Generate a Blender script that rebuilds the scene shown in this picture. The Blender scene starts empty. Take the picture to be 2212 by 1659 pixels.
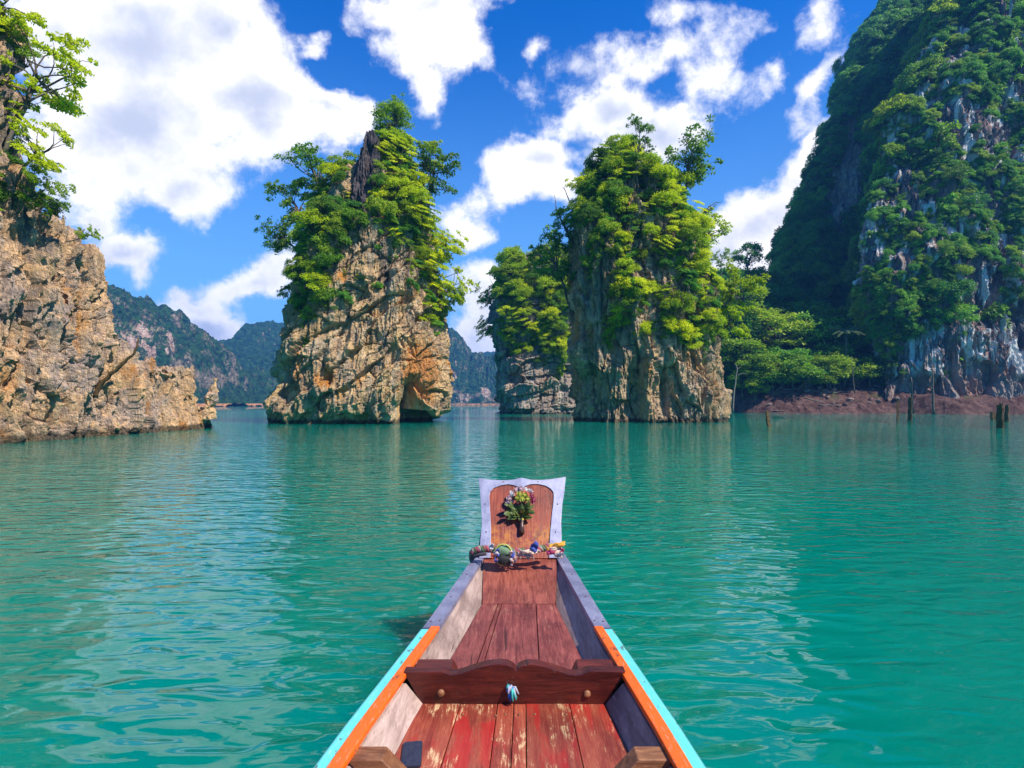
import bpy, math, random
import numpy as np
from mathutils import Vector, Matrix, Euler, Quaternion

# ------------------------------------------------------------------ camera, world, sun, exposure
SC = bpy.context.scene
COL = SC.collection
F, CX, HY, H = 1150.0, 1106.0, 872.0, 2.2      # focal length and horizon of the photograph (2212 px wide), eye height in metres
R = math.radians
cam_d = bpy.data.cameras.new('camera'); cam = bpy.data.objects.new('camera', cam_d); COL.objects.link(cam)
cam.location = (0, 0, H); cam.rotation_euler = (R(90), 0, 0)
cam_d.sensor_width = 36; cam_d.lens = 36 * F / 2212; cam_d.shift_y = (HY - 829.5) / 2212
cam_d.clip_start = 0.05; cam_d.clip_end = 9000
SC.camera = cam
SUN = Vector((0.54, -0.36, 0.78)).normalized()
sun_el = math.asin(SUN.z); sun_az = math.atan2(SUN.x, SUN.y)
sl = bpy.data.lights.new('sun', 'SUN'); sl.energy = 4.9; sl.angle = R(0.5); sl.color = (1, 0.93, 0.80)
so = bpy.data.objects.new('sun', sl); COL.objects.link(so)
so.rotation_euler = SUN.to_track_quat('Z', 'Y').to_euler(); so.location = (60, -20, 60)
SC.view_settings.view_transform = 'Standard'; SC.view_settings.look = 'None'
SC.view_settings.exposure = 0.68; SC.view_settings.gamma = 1.0; SC.view_settings.use_curve_mapping = False
SC.render.engine = 'CYCLES'
cy = SC.cycles
cy.use_denoising = True
cy.max_bounces = 7; cy.diffuse_bounces = 3; cy.glossy_bounces = 3; cy.transmission_bounces = 3
cy.volume_bounces = 0; cy.transparent_max_bounces = 4
cy.caustics_reflective = False; cy.caustics_refractive = False
cy.sample_clamp_indirect = 6

class NT:
    """small node builder"""
    def __init__(s, tree): s.t = tree; s.n = tree.nodes; s.l = tree.links
    def new(s, typ, ins=None, **kw):
        nd = s.n.new(typ)
        for k, v in kw.items(): setattr(nd, k, v)
        if ins:
            for k, v in ins.items():
                if hasattr(v, 'is_output') or isinstance(v, bpy.types.NodeSocket): s.l.new(v, nd.inputs[k])
                else: nd.inputs[k].default_value = v
        return nd
    def m(s, op, a, b=0.0, c=0.0, clamp=False):
        nd = s.n.new('ShaderNodeMath'); nd.operation = op; nd.use_clamp = clamp
        for i, v in enumerate((a, b, c)):
            if isinstance(v, bpy.types.NodeSocket): s.l.new(v, nd.inputs[i])
            else: nd.inputs[i].default_value = v
        return nd.outputs[0]
    def vm(s, op, a, b=(0, 0, 0), sc=1.0):
        nd = s.n.new('ShaderNodeVectorMath'); nd.operation = op
        for i, v in enumerate((a, b)):
            if isinstance(v, bpy.types.NodeSocket): s.l.new(v, nd.inputs[i])
            else: nd.inputs[i].default_value = v
        if op == 'SCALE':
            if isinstance(sc, bpy.types.NodeSocket): s.l.new(sc, nd.inputs[3])
            else: nd.inputs[3].default_value = sc
        return nd.outputs[1] if op in ('LENGTH', 'DOT_PRODUCT', 'DISTANCE') else nd.outputs[0]
    def mr(s, v, a, b, c=0.0, d=1.0, smooth=True):
        nd = s.n.new('ShaderNodeMapRange'); nd.interpolation_type = 'SMOOTHSTEP' if smooth else 'LINEAR'
        s.l.new(v, nd.inputs[0])
        for i, x in enumerate((a, b, c, d)): nd.inputs[i + 1].default_value = x
        return nd.outputs[0]
    def mix(s, f, a, b, blend='MIX'):
        nd = s.n.new('ShaderNodeMix'); nd.data_type = 'RGBA'; nd.blend_type = blend; nd.clamp_factor = True
        for i, v in ((0, f), (6, a), (7, b)):
            if isinstance(v, bpy.types.NodeSocket): s.l.new(v, nd.inputs[i])
            else: nd.inputs[i].default_value = v if i == 0 or len(v) == 4 else (*v, 1)
        return nd.outputs[2]
    def noise(s, vec, scale, detail=4, rough=0.55, dist=0.0, dim='3D', out=0):
        nd = s.n.new('ShaderNodeTexNoise'); nd.noise_dimensions = dim
        if vec is not None: s.l.new(vec, nd.inputs['Vector'])
        nd.inputs['Scale'].default_value = scale; nd.inputs['Detail'].default_value = detail
        nd.inputs['Roughness'].default_value = rough; nd.inputs['Distortion'].default_value = dist
        return nd.outputs[out]
    def xform(s, vec, scale=(1, 1, 1), loc=(0, 0, 0), rot=(0, 0, 0), typ='POINT'):
        nd = s.n.new('ShaderNodeMapping'); nd.vector_type = typ
        s.l.new(vec, nd.inputs[0]); nd.inputs[1].default_value = loc; nd.inputs[2].default_value = rot; nd.inputs[3].default_value = scale
        return nd.outputs[0]

# ---- world: Nishita sky with fair weather clouds
W = bpy.data.worlds.new('World'); SC.world = W; W.use_nodes = True
W.node_tree.nodes.clear()
n = NT(W.node_tree)
tc = n.new('ShaderNodeTexCoord').outputs['Generated']
sky = n.new('ShaderNodeTexSky', sky_type='NISHITA', sun_disc=False, sun_elevation=sun_el, sun_rotation=sun_az, altitude=100, air_density=1.0, dust_density=0.25, ozone_density=3.0)
n.l.new(tc, sky.inputs[0])
hsv = n.new('ShaderNodeHueSaturation', {'Saturation': 1.55, 'Value': 1.0, 'Hue': 0.503, 'Color': sky.outputs[0]})
skyc = n.mix(1.0, hsv.outputs[0], (0.50, 1.10, 1.50), 'MULTIPLY')
sep = n.new('ShaderNodeSeparateXYZ', {0: tc})
X_, Y_, Z_ = sep.outputs
yc = n.m('MAXIMUM', Y_, 0.05)
uv = n.new('ShaderNodeCombineXYZ', {0: n.m('DIVIDE', X_, yc), 1: n.m('DIVIDE', Z_, yc), 2: 0.0}).outputs[0]
wn1 = n.noise(uv, 2.6, 3, 0.55, out=1)
wn2 = n.noise(uv, 9.0, 5, 0.6, out=1)
w_off = n.vm('ADD', n.vm('SCALE', n.vm('SUBTRACT', wn1, (.5, .5, .5)), sc=0.18), n.vm('SCALE', n.vm('SUBTRACT', wn2, (.5, .5, .5)), sc=0.10))
uvw = n.vm('ADD', uv, n.vm('MULTIPLY', w_off, (1, 1, 0)))
CL = [ # cx, cy, rx, ry, rotation (deg), strength: the clouds of the photograph
 (310, 100, 250, 190, 0, 1.3), (300, 280, 270, 140, 8, 1.3), (520, 240, 190, 100, -15, 1.3), (680, 255, 120, 56, -8, 1.15), (470, 80, 80, 110, -20, .9), (150, 60, 170, 140, 0, 1.0), (400, 390, 110, 60, 0, .8), (220, 390, 150, 70, 10, .8),
 (930, 15, 160, 60, 8, 1.1), (890, 95, 95, 90, 0, 1.0), (915, 195, 50, 70, 0, .8), (990, 70, 80, 55, 20, .75),
 (670, 95, 45, 28, 10, .55), (1168, 120, 34, 36, 0, .62), (1400, 105, 200, 52, 8, .56), (1520, 160, 80, 60, 0, .50), (1285, 145, 100, 56, 10, .58), (1450, 10, 90, 35, -10, .45),
 (1310, 235, 110, 62, 25, 1.0), (1420, 275, 110, 60, -15, 1.05), (1350, 330, 110, 50, 0, .95),
 (1170, 350, 120, 60, 20, .95), (1130, 420, 70, 50, 0, .6), (1000, 485, 72, 46, 0, .85), (1200, 400, 80, 60, 0, .8),
 (1640, 500, 150, 70, 25, 1.15), (1580, 560, 110, 60, 0, 1.0), (1730, 430, 70, 80, -30, .95), (1760, 320, 75, 32, 50, .8),
 (1745, 45, 100, 60, 40, .58), (1655, 170, 110, 36, 55, .48), (1745, 185, 100, 28, 55, .46), (1625, 60, 60, 36, 20, .48), (1700, 280, 50, 40, 0, .42),
 (270, 550, 90, 52, 5, .95), (310, 585, 50, 55, 0, .7), (560, 590, 120, 44, 20, .85), (430, 650, 90, 40, 0, .75),
 (440, 705, 110, 50, -10, 1.3), (550, 735, 100, 34, 0, 1.2), (1030, 640, 70, 70, 0, .95), (1010, 720, 70, 70, 0, 1.0), (1085, 690, 60, 80, 0, .9), (200, 480, 60, 30, 0, .5)]
acc = acc2 = None
uvs = n.vm('ADD', uvw, (0.020, 0.034, 0))
for (cx_, cy_, rx, ry, ro, st) in CL:
    def blob(vec):
        q = n.xform(vec, scale=(rx * 1.25 / F, ry * 1.25 / F, 1), loc=((cx_ - CX) / F, (HY - cy_) / F, 0), rot=(0, 0, R(ro)), typ='TEXTURE')
        return n.m('MULTIPLY', n.m('SUBTRACT', 1.0, n.vm('LENGTH', q)), st)
    b = blob(uvw)
    acc = b if acc is None else n.m('SMOOTH_MAX', acc, b, 0.25)
# the clouds outside the frame: a noise layer on the sky's flat cloud deck
zc = n.m('ADD', n.m('MAXIMUM', Z_, 0.0), 0.16)
deck = n.new('ShaderNodeCombineXYZ', {0: n.m('DIVIDE', X_, zc), 1: n.m('DIVIDE', Y_, zc), 2: 3.7}).outputs[0]
dn = n.noise(deck, 1.1, 6, 0.55, 0.3)
dden = n.mr(dn, 0.58, 0.76, -0.6, 0.8, smooth=False)
inx = n.mr(n.m('ABSOLUTE', n.m('SUBTRACT', n.m('DIVIDE', X_, yc), -0.02)), 0.93, 1.12)
iny = n.mr(n.m('DIVIDE', Z_, yc), 0.74, 0.92)
outm = n.m('MAXIMUM', n.m('MAXIMUM', inx, iny), n.mr(Y_, 0.3, 0.1))
dens = n.m('ADD', n.m('MULTIPLY', n.m('MAXIMUM', acc, -0.6), n.m('SUBTRACT', 1.0, outm)), n.m('MULTIPLY', dden, outm))
fb = n.noise(n.vm('ADD', tc, n.vm('SCALE', w_off, sc=0.3)), 7.0, 11, 0.64)
fb2 = n.noise(n.vm('ADD', n.vm('ADD', tc, n.vm('SCALE', w_off, sc=0.3)), (0.016, 0.0, 0.028)), 7.0, 8, 0.62)
d1 = n.m('ADD', dens, n.m('MULTIPLY', n.m('SUBTRACT', fb, 0.5), 1.95))
alpha = n.mr(d1, -0.02, 0.46)
big = n.noise(n.xform(tc, loc=(.3, .1, .2)), 3.0, 3, 0.5)
shade = n.m('ADD', n.m('MULTIPLY', n.m('SUBTRACT', fb, fb2), 2.6), n.m('ADD', n.m('MULTIPLY', n.m('SUBTRACT', 0.52, big), 2.4), n.m('MULTIPLY', n.mr(d1, 0.35, 1.35), -0.95)))
shade = n.mr(shade, -0.95, 0.26)
ccol = n.mix(shade, (5.0, 5.4, 6.6), (10.2, 9.9, 9.8))
lowhaze = n.mr(n.m('ABSOLUTE', Z_), 0.62, 0.0, 0.0, 0.80)
base = n.mix(lowhaze, skyc, (2.3, 4.9, 8.2))
final = n.mix(alpha, base, ccol)
below = n.mr(Z_, -0.02, -0.06)
final = n.mix(below, final, (0.5, 1.6, 1.6))
bg = n.new('ShaderNodeBackground', {'Color': final, 'Strength': 0.09})
wo = n.new('ShaderNodeOutputWorld', {0: bg.outputs[0]})
W.cycles.sampling_method = 'MANUAL'; W.cycles.sample_map_resolution = 512

# ------------------------------------------------------------------ helpers
def tag(o, label=None, cat=None, group=None, kind=None):
    if label: o['label'] = label
    if cat: o['category'] = cat
    if group: o['group'] = group
    if kind: o['kind'] = kind
    return o
def empty(name, loc=(0, 0, 0), rot=None, scale=None):
    o = bpy.data.objects.new(name, None); COL.objects.link(o); o.location = loc; o.empty_display_size = .2
    if rot is not None:
        if isinstance(rot, Quaternion): o.rotation_mode = 'QUATERNION'; o.rotation_quaternion = rot
        else: o.rotation_euler = rot
    if scale is not None: o.scale = scale if hasattr(scale, '__len__') else (scale,) * 3
    return o
def np_mesh(name, V, Fc, mat=None, smooth=False, attr=None):
    """V (n,3) array, Fc (m,k) array of one face size"""
    me = bpy.data.meshes.new(name)
    V = np.asarray(V, dtype=np.float32); Fc = np.asarray(Fc, dtype=np.int32)
    m, k = Fc.shape
    me.vertices.add(len(V)); me.vertices.foreach_set('co', V.ravel())
    me.loops.add(m * k); me.loops.foreach_set('vertex_index', Fc.ravel())
    me.polygons.add(m)
    me.polygons.foreach_set('loop_start', np.arange(0, m * k, k, dtype=np.int32))
    me.polygons.foreach_set('loop_total', np.full(m, k, dtype=np.int32))
    me.polygons.foreach_set('use_smooth', np.full(m, smooth, dtype=bool))
    if attr:
        for an, (dom, arr) in attr.items():
            a = me.attributes.new(an, 'FLOAT', dom); a.data.foreach_set('value', np.asarray(arr, dtype=np.float32))
    me.update(calc_edges=True); me.validate()
    if mat: me.materials.append(mat)
    return me
def link(name, me, parent=None, loc=(0, 0, 0)):
    o = bpy.data.objects.new(name, me); COL.objects.link(o); o.location = loc
    if parent: o.parent = parent
    return o
class MB:
    """collects simple solids, then links them as one mesh object"""
    def __init__(s): s.v = []; s.f = []
    def add(s, vs, fs):
        b = len(s.v); s.v += [tuple(p) for p in vs]; s.f += [tuple(i + b for i in f) for f in fs]; return s
    def hexa(s, b, t):      # 4 bottom pts, 4 top pts, same order
        return s.add(list(b) + list(t), [(3, 2, 1, 0), (4, 5, 6, 7), (0, 1, 5, 4), (1, 2, 6, 5), (2, 3, 7, 6), (3, 0, 4, 7)])
    def box(s, x0, x1, y0, y1, z0, z1):
        return s.hexa([(x0, y0, z0), (x1, y0, z0), (x1, y1, z0), (x0, y1, z0)], [(x0, y0, z1), (x1, y0, z1), (x1, y1, z1), (x0, y1, z1)])
    def prism(s, poly, off):      # poly: list of Vector, off: Vector extrusion
        k = len(poly); a = [Vector(p) for p in poly]; b = [p + off for p in a]
        return s.add(a + b, [tuple(range(k))[::-1], tuple(range(k, 2 * k))] + [(i, (i + 1) % k, (i + 1) % k + k, i + k) for i in range(k)])
    def tube(s, pts, rad, k=8, cap=True):
        pts = [Vector(p) for p in pts]; m = len(pts)
        rad = rad if hasattr(rad, '__len__') else [rad] * m
        vs = []; up = None
        for i, p in enumerate(pts):
            d = (pts[min(i + 1, m - 1)] - pts[max(i - 1, 0)])
            if d.length < 1e-9: d = Vector((0, 0, 1))
            d.normalize()
            if up is None: up = d.orthogonal().normalized()
            up = (up - d * up.dot(d)); up = up.normalized() if up.length > 1e-6 else d.orthogonal().normalized()
            w = d.cross(up)
            for j in range(k):
                a = 2 * math.pi * j / k; vs.append(p + (up * math.cos(a) + w * math.sin(a)) * rad[i])
        fs = [(i * k + j, i * k + (j + 1) % k, (i + 1) * k + (j + 1) % k, (i + 1) * k + j) for i in range(m - 1) for j in range(k)]
        if cap: fs += [tuple(range(k))[::-1], tuple((m - 1) * k + j for j in range(k))]
        return s.add(vs, fs)
    def ball(s, c, r, nu=10, nv=6, rot=None, seed=None, amp=0.0):
        c = Vector(c); r = r if hasattr(r, '__len__') else (r, r, r); rn = random.Random(seed)
        vs = []
        for i in range(1, nv):
            for j in range(nu):
                a = math.pi * i / nv; b = 2 * math.pi * j / nu; q = 1 + amp * (rn.random() - .5)
                v = Vector((r[0] * math.sin(a) * math.cos(b), r[1] * math.sin(a) * math.sin(b), r[2] * math.cos(a))) * q
                if rot: v = rot @ v
                vs.append(c + v)
        t = Vector((0, 0, r[2])); t = rot @ t if rot else t
        vs += [c + t, c - t]; T = len(vs) - 2
        fs = [(i * nu + j, (i + 1) * nu + j, (i + 1) * nu + (j + 1) % nu, i * nu + (j + 1) % nu) for i in range(nv - 2) for j in range(nu)]
        fs += [(T, j, (j + 1) % nu) for j in range(nu)] + [(T + 1, (nv - 2) * nu + (j + 1) % nu, (nv - 2) * nu + j) for j in range(nu)]
        return s.add(vs, fs)
    def build(s, name, mat, parent=None, smooth=False, bevel=0.0, label=None):
        off = Vector(parent.matrix_world.translation) if parent else Vector((0, 0, 0))
        if parent:
            off = Vector(parent.location)
            p = parent.parent
            while p: off += Vector(p.location); p = p.parent
        me = bpy.data.meshes.new(name); me.from_pydata([tuple(Vector(v) - off) for v in s.v], [], s.f); me.update()
        if smooth: me.polygons.foreach_set('use_smooth', [True] * len(me.polygons))
        if mat: me.materials.append(mat)
        o = link(name, me, parent)
        if bevel:
            b = o.modifiers.new('bevel', 'BEVEL'); b.width = bevel; b.segments = 2; b.limit_method = 'ANGLE'
        if label: o['label'] = label
        return o
def copy_tree(o, parent=None):
    c = o.copy(); COL.objects.link(c)
    if parent: c.parent = parent; c.matrix_parent_inverse = Matrix()
    for ch in list(o.children): copy_tree(ch, c)
    return c

# numpy noise
_rs = np.random.RandomState(7)
_G = _rs.normal(size=(256, 3)); _G /= np.linalg.norm(_G, axis=1)[:, None]
_U = _rs.rand(4096, 3)
def _hash(i, j, k, seed):
    h = (i * 73856093) ^ (j * 19349663) ^ (k * 83492791) ^ (seed * 2654435 + 101)
    h = (h ^ (h >> 13)) * 1274126177 & 0x7fffffff
    return h ^ (h >> 16)
def gnoise(P, seed=0):
    P = np.asarray(P, dtype=np.float64); I = np.floor(P).astype(np.int64); f = P - I; u = f * f * (3 - 2 * f)
    out = 0
    for dx in (0, 1):
        wx = u[:, 0] if dx else 1 - u[:, 0]
        for dy in (0, 1):
            wy = u[:, 1] if dy else 1 - u[:, 1]
            for dz in (0, 1):
                wz = u[:, 2] if dz else 1 - u[:, 2]
                g = _G[_hash(I[:, 0] + dx, I[:, 1] + dy, I[:, 2] + dz, seed) & 255]
                out = out + wx * wy * wz * (g[:, 0] * (f[:, 0] - dx) + g[:, 1] * (f[:, 1] - dy) + g[:, 2] * (f[:, 2] - dz))
    return out * 1.6
def fbm(P, oct=4, seed=0, gain=0.5, ridged=False):
    P = np.asarray(P, dtype=np.float64); a = 1; s = 0; t = 0
    for o in range(oct):
        v = gnoise(P, seed + o * 17)
        if ridged: v = 1 - 2 * np.abs(v)
        s = s + a * v; t += a; a *= gain; P = P * 2.03 + 11.3
    return s / t
def worley(P, seed=0):
    """F1, F2 and offset from / id of the nearest cell point"""
    P = np.asarray(P, dtype=np.float64); I = np.floor(P).astype(np.int64)
    F1 = np.full(len(P), 9.0); F2 = F1.copy(); D = np.zeros_like(P); ID = np.zeros(len(P), dtype=np.int64)
    for dx in (-1, 0, 1):
        for dy in (-1, 0, 1):
            for dz in (-1, 0, 1):
                c0 = I + (dx, dy, dz); h = _hash(c0[:, 0], c0[:, 1], c0[:, 2], seed) & 4095
                d = P - (c0 + _U[h]); r = np.sqrt((d * d).sum(1))
                n1 = r < F1
                F2 = np.where(n1, F1, np.minimum(F2, r)); F1 = np.where(n1, r, F1)
                D[n1] = d[n1]; ID[n1] = h[n1]
    return F1, F2, D, ID
def facet(P, seed=0):
    F1, F2, D, ID = worley(P, seed)
    return (D * _G[(ID * 7 + seed) & 255]).sum(1), F2 - F1, (_U[ID, 1] - .5)
def sstep(x, a, b):
    t = np.clip((x - a) / (b - a), 0, 1); return t * t * (3 - 2 * t)
def proj(P):
    return CX + F * P[:, 0] / np.maximum(P[:, 1], .1), HY - F * (P[:, 2] - H) / np.maximum(P[:, 1], .1)
def at(x, y, Y):
    return Vector(((x - CX) / F * Y, Y, H + (HY - y) / F * Y))

# ------------------------------------------------------------------ materials
def mat(name, build):
    m = bpy.data.materials.new(name); m.use_nodes = True; m.node_tree.nodes.clear()
    q = NT(m.node_tree); sh = build(q); q.new('ShaderNodeOutputMaterial', {0: sh}); return m
def pri(q, col, rough=0.6, bump=None, spec=0.5, metal=0.0, **kw):
    p = q.new('ShaderNodeBsdfPrincipled')
    for k, v in (('Base Color', col), ('Roughness', rough), ('Metallic', metal), ('Specular IOR Level', spec)):
        if isinstance(v, bpy.types.NodeSocket): q.l.new(v, p.inputs[k])
        else: p.inputs[k].default_value = (*v, 1) if k == 'Base Color' and len(v) == 3 else v
    for k, v in kw.items(): p.inputs[k.replace('_', ' ')].default_value = v
    if bump is not None: q.l.new(bump, p.inputs['Normal'])
    return p.outputs[0]
def bump(q, h, dist, strength=1.0, nrm=None):
    b = q.new('ShaderNodeBump', {'Height': h, 'Distance': dist, 'Strength': strength})
    if nrm is not None: q.l.new(nrm, b.inputs['Normal'])
    return b.outputs[0]

def rock_mat(name, tan, grey, dark, orange_amt, tide, streak=0.5, white=0.0, up_dark=0.6, fac=1.0, moss=0.3, scl=1.0, cave=None):
    def b(q):
        P = q.new('ShaderNodeNewGeometry').outputs['Position']
        z = q.new('ShaderNodeSeparateXYZ', {0: P}).outputs[2]
        a = q.noise(P, 0.35 * scl, 6, 0.65); a2 = q.noise(P, 1.7 * scl, 6, 0.7)
        c = q.mix(q.mr(a, 0.38, 0.62), tan, grey)
        c = q.mix(q.m('MULTIPLY', q.mr(a2, 0.45, 0.72), 0.75), c, tuple(x * 1.55 for x in tan))
        c = q.mix(q.m('MULTIPLY', q.mr(a2, 0.52, 0.30), 0.65), c, tuple(x * 0.45 for x in grey))
        # weathered grey and dark above the high-water line
        zz = q.m('ADD', z, q.m('MULTIPLY', q.m('SUBTRACT', a, 0.5), 9.0))
        high = q.mr(zz, tide, tide + 3.5)
        st = q.noise(q.xform(P, scale=(1.3 * scl, 1.3 * scl, 0.13 * scl)), 1.0, 6, 0.7, 0.4)
        c = q.mix(q.m('MULTIPLY', q.m('MULTIPLY', q.mr(st, 0.46, 0.60), high), up_dark), c, dark)
        if streak: c = q.mix(q.m('MULTIPLY', q.mr(q.noise(q.xform(P, scale=(.8 * scl, .8 * scl, .07 * scl), loc=(5, 3, 1)), 1.3, 6, .7), 0.55, 0.66), streak), c, dark)
        if white: c = q.mix(q.m('MULTIPLY', q.m('MULTIPLY', q.mr(q.noise(q.xform(P, scale=(1, 1, .12), loc=(9, 9, 1)), 0.9 * scl, 7, .72), 0.50, 0.56), white), q.mr(zz, tide - 1, tide + 2) if white > .5 else 1.0), c, (.74, .72, .70) if white > .5 else (.72, .62, .46))
        o = q.noise(q.xform(P, scale=(1, 1, .6), loc=(3, 8, 2)), 0.28 * scl, 5, 0.65)
        c = q.mix(q.m('MULTIPLY', q.mr(o, 0.56, 0.68), orange_amt), c, (.62, .25, .045))
        g = q.noise(q.xform(P, loc=(13, 1, 7)), 0.5 * scl, 6, 0.7)
        c = q.mix(q.m('MULTIPLY', q.mr(g, 0.54, 0.66), moss), c, (.07, .10, .035))
        wet = q.mr(q.m('ADD', z, q.m('MULTIPLY', q.m('SUBTRACT', a2, .5), 0.9)), 0.62, 0.30)
        c = q.mix(q.m('MULTIPLY', wet, 0.8), c, (.045, .034, .020))
        if cave:
            dd = q.vm('LENGTH', q.vm('MULTIPLY', q.vm('SUBTRACT', P, cave), (.42, .12, .20)))
            c = q.mix(q.m('MULTIPLY', q.mr(q.m('ADD', dd, q.m('MULTIPLY', q.m('SUBTRACT', a2, .5), 1.6)), 1.0, .5), .75), c, (.58, .21, .03))
        f1 = q.noise(P, 3.4 * scl, 9, 0.72)
        v = q.new('ShaderNodeTexVoronoi', {'Vector': q.vm('ADD', P, q.vm('SCALE', q.noise(P, 1.5, 3, .6, out=1), sc=.7)), 'Scale': 1.6 * scl}, feature='DISTANCE_TO_EDGE').outputs[0]
        vf = q.noise(q.xform(P, scale=(2.2 * scl, 2.2 * scl, .35 * scl)), 1.0, 5, .65, .3)
        hh = q.m('ADD', q.m('ADD', q.m('MULTIPLY', f1, .8), q.m('MULTIPLY', vf, .9)), q.m('MULTIPLY', q.mr(v, 0.0, 0.05), 0.08))
        return pri(q, c, 0.85, bump(q, hh, 0.55 / scl, 0.9), spec=0.25)
    return mat(name, b)
M_ROCK_C = rock_mat('limestone_warm', (.60, .38, .17), (.34, .23, .15), (.08, .07, .07), 0.95, 14.0, 0.55, 0.30, 0.75, moss=.5, cave=(-10.2, 60.5, 5.6))
M_ROCK_L = rock_mat('limestone_left', (.68, .42, .21), (.48, .36, .30), (.12, .10, .10), 1.0, 9.5, 0.45, 0.15, 0.9, moss=0.1)
M_ROCK_R = rock_mat('limestone_right', (.54, .34, .16), (.30, .21, .14), (.07, .065, .06), 0.7, 10.5, 0.6, 0.25, 0.8, moss=.7)
M_ROCK_S = rock_mat('limestone_rear', (.36, .26, .19), (.26, .22, .20), (.07, .07, .075), 0.25, 10.5, 0.5, 0.35, 0.8, scl=.6, moss=.3)
M_CLIFF = rock_mat('cliff_rock', (.36, .20, .15), (.32, .28, .26), (.05, .05, .065), 0.05, 8.5, 0.6, 1.0, 0.85, scl=.35, moss=.25)
M_RIDGE = rock_mat('ridge_rock', (.50, .40, .26), (.36, .32, .28), (.09, .09, .09), 0.35, 2.0, 0.55, 0.3, 0.3, scl=.25, moss=.2)
M_PIN = rock_mat('pinnacle_rock', (.13, .10, .10), (.10, .085, .09), (.03, .028, .03), 0.1, -5.0, 0.5, 0.0, 0.5, moss=.15)

def leaf_mat(name, dark, light, yellow, trans=0.4, vary=0.5):
    def b(q):
        r = q.new('ShaderNodeAttribute', attribute_name='rnd').outputs['Fac']
        oi = q.new('ShaderNodeObjectInfo').outputs['Random']
        c = q.mix(r, dark, light)
        c = q.mix(q.m('MULTIPLY', q.mr(oi, 0.35, 1.0, smooth=False), vary), c, yellow)
        c = q.mix(q.m('MULTIPLY', q.mr(oi, 0.25, 0.0, smooth=False), vary), c, tuple(x * .55 for x in dark))
        d = pri(q, c, 0.5, spec=0.22)
        t = q.new('ShaderNodeBsdfTranslucent', {'Color': q.mix(0.5, c, tuple(min(1, x * 1.9) for x in light))}).outputs[0]
        return q.new('ShaderNodeMixShader', {0: trans, 1: d, 2: t}).outputs[0]
    return mat(name, b)
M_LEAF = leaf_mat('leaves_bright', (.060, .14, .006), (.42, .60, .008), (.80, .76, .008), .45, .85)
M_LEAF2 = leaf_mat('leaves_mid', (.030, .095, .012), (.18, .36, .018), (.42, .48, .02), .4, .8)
M_LEAFD = leaf_mat('leaves_dark', (.018, .090, .018), (.11, .34, .030), (.26, .46, .025), .35, .8)
M_LEAFF = leaf_mat('leaves_far', (.025, .075, .02), (.055, .125, .03), (.10, .16, .035), .2, .6)
def bark(name, c1, c2):
    def b(q):
        P = q.new('ShaderNodeTexCoord').outputs['Object']
        a = q.noise(q.xform(P, scale=(6, 6, 1.5)), 3.0, 6, .7)
        return pri(q, q.mix(q.mr(a, .35, .65), c1, c2), .85, bump(q, a, .05, .8), spec=.2)
    return mat(name, b)
M_BARK = bark('bark_brown', (.07, .05, .035), (.20, .16, .12))
M_BARKP = bark('bark_pale', (.30, .27, .23), (.50, .46, .40))
M_STUMP = bark('wood_weathered', (.035, .022, .012), (.20, .12, .045))
# ------------------------------------------------------------------ water, lake bed
def b_water(q):
    P = q.new('ShaderNodeNewGeometry').outputs['Position']
    big = q.noise(P, 0.05, 4, .6)
    c = q.mix(q.mr(big, .35, .65), (.000, .162, .118), (.000, .205, .143))
    w1 = q.noise(q.xform(P, scale=(.40, 1.0, 1), rot=(0, 0, R(9))), 4.6, .6, .4, .7)
    w2 = q.noise(q.xform(P, scale=(.5, 1.0, 1), rot=(0, 0, R(-12))), 11.0, .5, .5, .4)
    w3 = q.noise(q.xform(P, scale=(.4, 1.0, 1), rot=(0, 0, R(4))), 1.0, 2, .5, .4)
    h = q.m('ADD', q.m('ADD', q.m('MULTIPLY', w1, 0.052), q.m('MULTIPLY', w2, 0.0050)), q.m('MULTIPLY', w3, 0.070))
    calm = q.mr(q.noise(q.xform(P, scale=(1, .45, 1)), 0.06, 3, .55), .30, .68, .50, 1.2)
    bn = q.new('ShaderNodeBump', {'Height': q.m('MULTIPLY', h, calm), 'Distance': 1.0, 'Strength': 1.0}).outputs[0]
    p = pri(q, c, 0.015, bn, spec=.5, IOR=1.5, Subsurface_Weight=1.0, Subsurface_Radius=(.25, 1.0, .9), Subsurface_Scale=2.5)
    return p
M_WATER = mat('lake_water', b_water)
NR, NA = 260, 220
rr = 0.5 * np.exp(np.linspace(0, math.log(4200 / .5), NR)); aa = np.linspace(0, 2 * math.pi, NA, endpoint=False)
wv = np.stack([np.outer(rr, np.sin(aa)).ravel(), np.outer(rr, np.cos(aa)).ravel(), np.zeros(NR * NA)], 1)
ii, jj = np.meshgrid(np.arange(NR - 1), np.arange(NA), indexing='ij'); j2 = (jj + 1) % NA
wf = np.stack([ii * NA + jj, ii * NA + j2, (ii + 1) * NA + j2, (ii + 1) * NA + jj], -1).reshape(-1, 4)[:, ::-1]
wv = np.vstack([wv, [[0, 0, 0]]])
water = link('water', np_mesh('water', wv, wf, M_WATER, True)); tag(water, kind='structure')
def b_soil(q):
    P = q.new('ShaderNodeNewGeometry').outputs['Position']
    a = q.noise(P, .5, 7, .7)
    g = q.noise(q.xform(P, loc=(4, 4, 4)), .18, 5, .7)
    nz = q.new('ShaderNodeSeparateXYZ', {0: P}).outputs[2]
    c = q.mix(q.mr(a, .35, .65), (.055, .026, .022), (.17, .095, .08))
    c = q.mix(q.m('MULTIPLY', q.mr(g, .54, .66), q.mr(nz, 2.5, 4.0)), c, (.06, .12, .02))
    return pri(q, c, .9, bump(q, q.noise(P, 1.6, 9, .75), .7, 1.0), spec=.15)
M_SOIL = mat('red_bank_soil', b_soil)

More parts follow.
